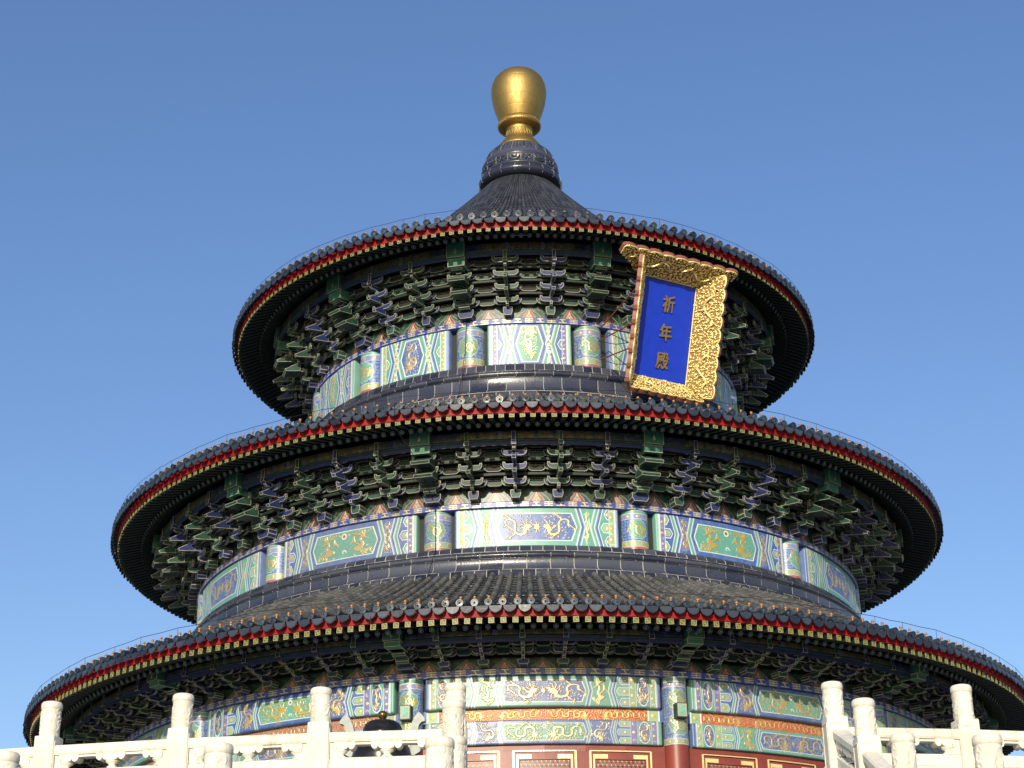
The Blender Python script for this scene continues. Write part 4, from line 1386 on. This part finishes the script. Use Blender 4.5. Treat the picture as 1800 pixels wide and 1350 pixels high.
# ------------------------------------------------------------------ marble balustrades
def head_canvas(seed):
    c = Canvas(.145*2*PI, .40, 130, (1, 1, 1))
    R = random.Random(seed)
    for k in range(16):
        x, y, r = R.random()*c.L, R.uniform(.04, .36), R.uniform(.035, .06)
        for dx in (-c.L, 0, c.L): c.curl(x+dx, y, r, R.uniform(0, 6), (1, 1, 1), 1, .022, R.choice((-1, 1)))
    for k in range(5):
        x0 = R.random()*c.L
        q = np.linspace(0, 1, 14)
        pts = np.stack([x0+.26*q, 0.04+.30*q+.05*np.sin(9*q+k)], 1)
        for dx in (-c.L, 0): c.stroke(pts+[dx, 0], .022, (1, 1, 1), 1)
    return c
HEADS = [patch(head_canvas(s), 0.140, 1.222, 0, 0, .008, 0, 0, (0, 0)) for s in (1, 2, 3)]
def bmesh_box(bm, c, d, bev):
    r = bmesh.ops.create_cube(bm, size=1)
    for v in r['verts']: v.co = Vector((v.co.x*2*d[0]+c[0], v.co.y*2*d[1]+c[1], v.co.z*2*d[2]+c[2]))
    es = list({e for v in r['verts'] for e in v.link_edges})
    if bev: bmesh.ops.bevel(bm, geom=es, offset=bev, segments=2, profile=.5, affect='EDGES')
def post_mesh(k):
    bm = bmesh.new()
    s = .152
    bmesh_box(bm, (0, 0, .593), (s, s, .633), .018)
    for sx2, sy2 in ((0, -1), (0, 1), (1, 0), (-1, 0)):     # sunk-panel border on the shaft faces
        cx_, cy_ = sx2*(s+.002), sy2*(s+.002)
        for zz, hz in ((1.13, .012), (.10, .012)):
            bmesh_box(bm, (cx_, cy_, zz), (.11 if sy2 else .006, .11 if sx2 else .006, hz), 0)
        for q in (-1, 1):
            bmesh_box(bm, (cx_+(q*.11 if sy2 else 0), cy_+(q*.11 if sx2 else 0), .615), (.010 if sy2 else .006, .010 if sx2 else .006, .50), 0)
    me = bpy.data.meshes.new('post'); bm.to_mesh(me); bm.free()
    me.materials.append(M_MARBLE)
    hb = MB()
    hb.lathe([(.139, 1.615), (.150, 1.622), (.153, 1.66), (.150, 1.70), (.135, 1.722), (.09, 1.735), (0, 1.738)], 28, 0)
    return me, hb
PM = [post_mesh(k) for k in range(1)]
PHT = 1.738
def post(parent, p, rz, k, sc=1.0):
    """p = foot of the post (world), returned as a part of parent"""
    me, hb = PM[0]
    o = link('post', me, parent); o.location = parent.matrix_world.inverted() @ Vector(p) if False else Vector(p)-parent.location
    o.rotation_euler = (0, 0, rz)
    V, Fq, col = HEADS[k % 3]
    h = patch_obj('post_head', HEADS[k % 3], o, None, None, M_MARBLE) if k not in HM else link('post_head', HM[k], o)
    HM[k] = h.data
    h.rotation_euler = (0, 0, k*1.7)
    for po in h.data.polygons: po.use_smooth = True
    if 'cap' not in HC: HC['cap'] = hb.build('post_cap', M_MARBLE, o).data
    else: link('post_cap', HC['cap'], o)
    return o
HM = {}; HC = {}

def rail_panel(parent, p0, p1, z0, z1, posts=.15, rail_h=1.09, stair=False):
    """balustrade panel between two posts (plan points p0, p1; floor heights z0, z1)"""
    p0, p1 = Vector((*p0, 0)), Vector((*p1, 0))
    d = p1-p0; L = d.length-2*posts; e = d.normalized(); nrm = Vector((-e.y, e.x, 0))
    o = p0+e*posts
    sl = (z1-z0)/d.length
    P = lambda s, t, z: o+e*s+nrm*t+Vector((0, 0, z0+sl*(s+posts)+z))-parent.location
    mb = MB()
    def ext(prof, s0, s1, smooth=False, n=1):
        k = len(prof); vs = []
        for i in range(n+1):
            s = s0+(s1-s0)*i/n
            vs += [P(s, t, z) for t, z in prof]
        fs = [(i*k+q, i*k+(q+1) % k, (i+1)*k+(q+1) % k, (i+1)*k+q) for i in range(n) for q in range(k)]
        mb.add(vs, fs, 0, .5, smooth)
        mb.add(vs, [tuple(range(k)), tuple(range(n*k, n*k+k))[::-1]], 0, .5)
    H = rail_h
    ext([(-.10, H-.15), (-.115, H-.12), (-.115, H-.035), (-.09, H-.008), (-.04, H), (.04, H), (.09, H-.008), (.115, H-.035), (.115, H-.12), (.10, H-.15)], 0, L, False, 1)
    ext([(-.075, H-.185), (-.075, H-.151), (.075, H-.151), (.075, H-.185)], 0, L)
    top = H-.36      # top of the solid panel
    ext([(-.085, .12), (-.085, top-.03), (-.06, top), (.06, top), (.085, top-.03), (.085, .12)], 0, L)
    ext([(-.13, -.25), (-.13, .119), (.13, .119), (.13, -.25)], 0, L)
    ext([(-.094, .25), (-.094, .27), (-.086, .27), (-.086, .25)], .12, L-.12)
    ext([(-.094, top-.17), (-.094, top-.15), (-.086, top-.15), (-.086, top-.17)], .12, L-.12)
    # end stiles
    sw = .13
    for s0, s1 in ((0, sw), (L-sw, L)):
        ext([(-.07, top+.001), (-.07, H-.186), (.07, H-.186), (.07, top+.001)], s0, s1)
    # vase balusters with leaf brackets under the rail
    for s in (sw+.02, L/2, L-sw-.02):
        c = P(s, 0, 0)
        hb = top
        prof = [(.075, 0), (.078, .02), (.05, .04), (.045, .05), (.095, .085), (.102, .105), (.09, .125), (.05, .145), (.055, .16), (.09, .186)]
        mb.lathe([(r, hb+z) for r, z in prof], 16, 0, c, True, tone=.5)
        for q in (-1, 1):
            leaf = [(0, 0), (q*.215, 0), (q*.22, -.045), (q*.20, -.085), (q*.165, -.105), (q*.135, -.095), (q*.118, -.062), (q*.10, -.09), (q*.07, -.10), (0, -.10)]
            if s < L/2-.1 and q < 0 or s > L/2+.1 and q > 0: leaf = [(x*.35, z) for x, z in leaf]
            if q < 0: leaf = leaf[::-1]
            mb.prism([(x, z+sl*x) for x, z in leaf], P(s, 0, H-.150), e, ez, nrm, -.095, .095, 0, .5)
    return mb.build('rail_panel', M_MARBLE, parent)

def ring_xy(r, az): return (r*math.sin(az), -r*math.cos(az))
FZ = 6.06-PHT+EYE          # floor under the top balustrade posts
def ring_balustrade(name, label, r, azs, z, group, seed):
    p = ring_xy(r, azs[0])
    b = tag(empty(name, (p[0], p[1], z)), label, 'balustrade', group)
    for k, a in enumerate(azs):
        x, y = ring_xy(r, a)
        post(b, (x, y, z), a+rad(RNG.uniform(-1.5, 1.5)), seed+k)
    for a, c in zip(azs, azs[1:]):
        rail_panel(b, ring_xy(r, a), ring_xy(r, c), z, z)
    return b
step = rad(3.33)
ring_balustrade('marble_balustrade', 'long marble balustrade in front of the bronze incense burner, its panels in view', 34.0, [rad(a) for a in (-1.74, -4.95, -8.33, -11.69, -15.02, -18.35)], FZ, 'marble balustrades of the terrace', 0)
ring_balustrade('marble_balustrade', 'marble balustrade on the far side of the stair from the bronze burner', 34.0, [rad(7.25)+rad(3.23)*k for k in range(5)], FZ, 'marble balustrades of the terrace', 7)
FZ2 = 3.87-PHT+EYE
ring_balustrade('marble_balustrade', 'nearer lower balustrade, only thick post heads showing, before the burner side rail', 40.5, [rad(-1.29)-rad(3.2)*k for k in range(4)], FZ2, 'marble balustrades of the terrace', 3)
ring_balustrade('marble_balustrade', 'nearer lower balustrade, only post heads showing, on the side away from the burner', 40.5, [rad(6.63)+rad(3.2)*k for k in range(3)], FZ2, 'marble balustrades of the terrace', 5)
def stair_balustrade(label, sd, seed):
    pts = [(35.5, 5.43), (37.28, 4.57)]
    W0 = lambda out: so*out+sx_*sd*2.7
    q = W0(pts[0][0])
    b = tag(empty('stair_balustrade', (q.x, q.y, pts[0][1]-PHT+EYE)), label, 'balustrade', 'balustrades of the stair')
    prev = (W0(33.9), FZ)
    for k, (o_, h) in enumerate(pts):
        c = W0(o_); z = h-PHT+EYE
        post(b, (c.x, c.y, z), ST, seed+k)
        rail_panel(b, prev[0].xy, c.xy, prev[1], z)
        prev = (c, z)
    c = W0(40.2)
    rail_panel(b, prev[0].xy, c.xy, prev[1], FZ2)
stair_balustrade('marble balustrade stepping down the stair beside the bronze burner', -1, 2)
stair_balustrade('marble balustrade stepping down the far right side of the stair', 1, 4)

# ------------------------------------------------------------------ bronze incense burner
br_xy = ring_xy(30.0, rad(-4.58))
bz = HF+EYE
burner = tag(empty('incense_burner', (br_xy[0], br_xy[1], bz), rad(-4)), 'dark bronze incense burner with round lid and upright ears behind the marble rail', 'incense burner')
def H_(h): return h-HF
mb = MB()
mb.lathe([(0, H_(5.35)), (.25, H_(5.37)), (.40, H_(5.48)), (.48, H_(5.68)), (.50, H_(5.88)), (.46, H_(6.03)), (.37, H_(6.13)), (.33, H_(6.18)), (.38, H_(6.21)), (.38, H_(6.235)), (.30, H_(6.238))], 40, 0)
mb.build('bowl', M_BRONZE, burner)
mb = MB()
mb.lathe([(.35, H_(6.24)), (.36, H_(6.275)), (.325, H_(6.30)), (.315, H_(6.36)), (.285, H_(6.43)), (.22, H_(6.475)), (.12, H_(6.492)), (.05, H_(6.50)), (.035, H_(6.525))], 36, 0)
lid = mb.build('lid', M_BRONZE, burner)
mb = MB()
mb.lathe([(.03, H_(6.515)), (.06, H_(6.535)), (.080, H_(6.585)), (.068, H_(6.63)), (.04, H_(6.65)), (0, H_(6.657))], 20, 0)
mb.build('lid_knob', M_BRONZEKNOB, lid)
for s in (-1, 1):
    mb = MB()
    prof = [(.455, 1.50), (.52, 1.47), (.62, 1.53), (.665, 1.64), (.61, 1.74), (.585, 1.86), (.60, 1.96), (.64, 2.01), (.70, 2.025), (.695, 2.07), (.655, 2.13), (.594, 2.185), (.53, 2.10), (.48, 1.99), (.455, 1.86), (.45, 1.70)]
    mb.prism([(x*s, z) for x, z in (prof if s > 0 else prof[::-1])], (0, 0, 0), (1, 0, 0), ez, (0, 1, 0), -.06, .06, 0)
    mb.build('ear', M_EAR, burner)
for k in range(3):
    a = k*2*PI/3
    mb = MB(); mb.tube([(.32*math.sin(a), -.32*math.cos(a), 1.08), (.42*math.sin(a), -.42*math.cos(a), .75), (.40*math.sin(a), -.40*math.cos(a), .35), (.46*math.sin(a), -.46*math.cos(a), 0.0)], [.13, .11, .08, .11], 12)
    mb.build('leg', M_BRONZE, burner)
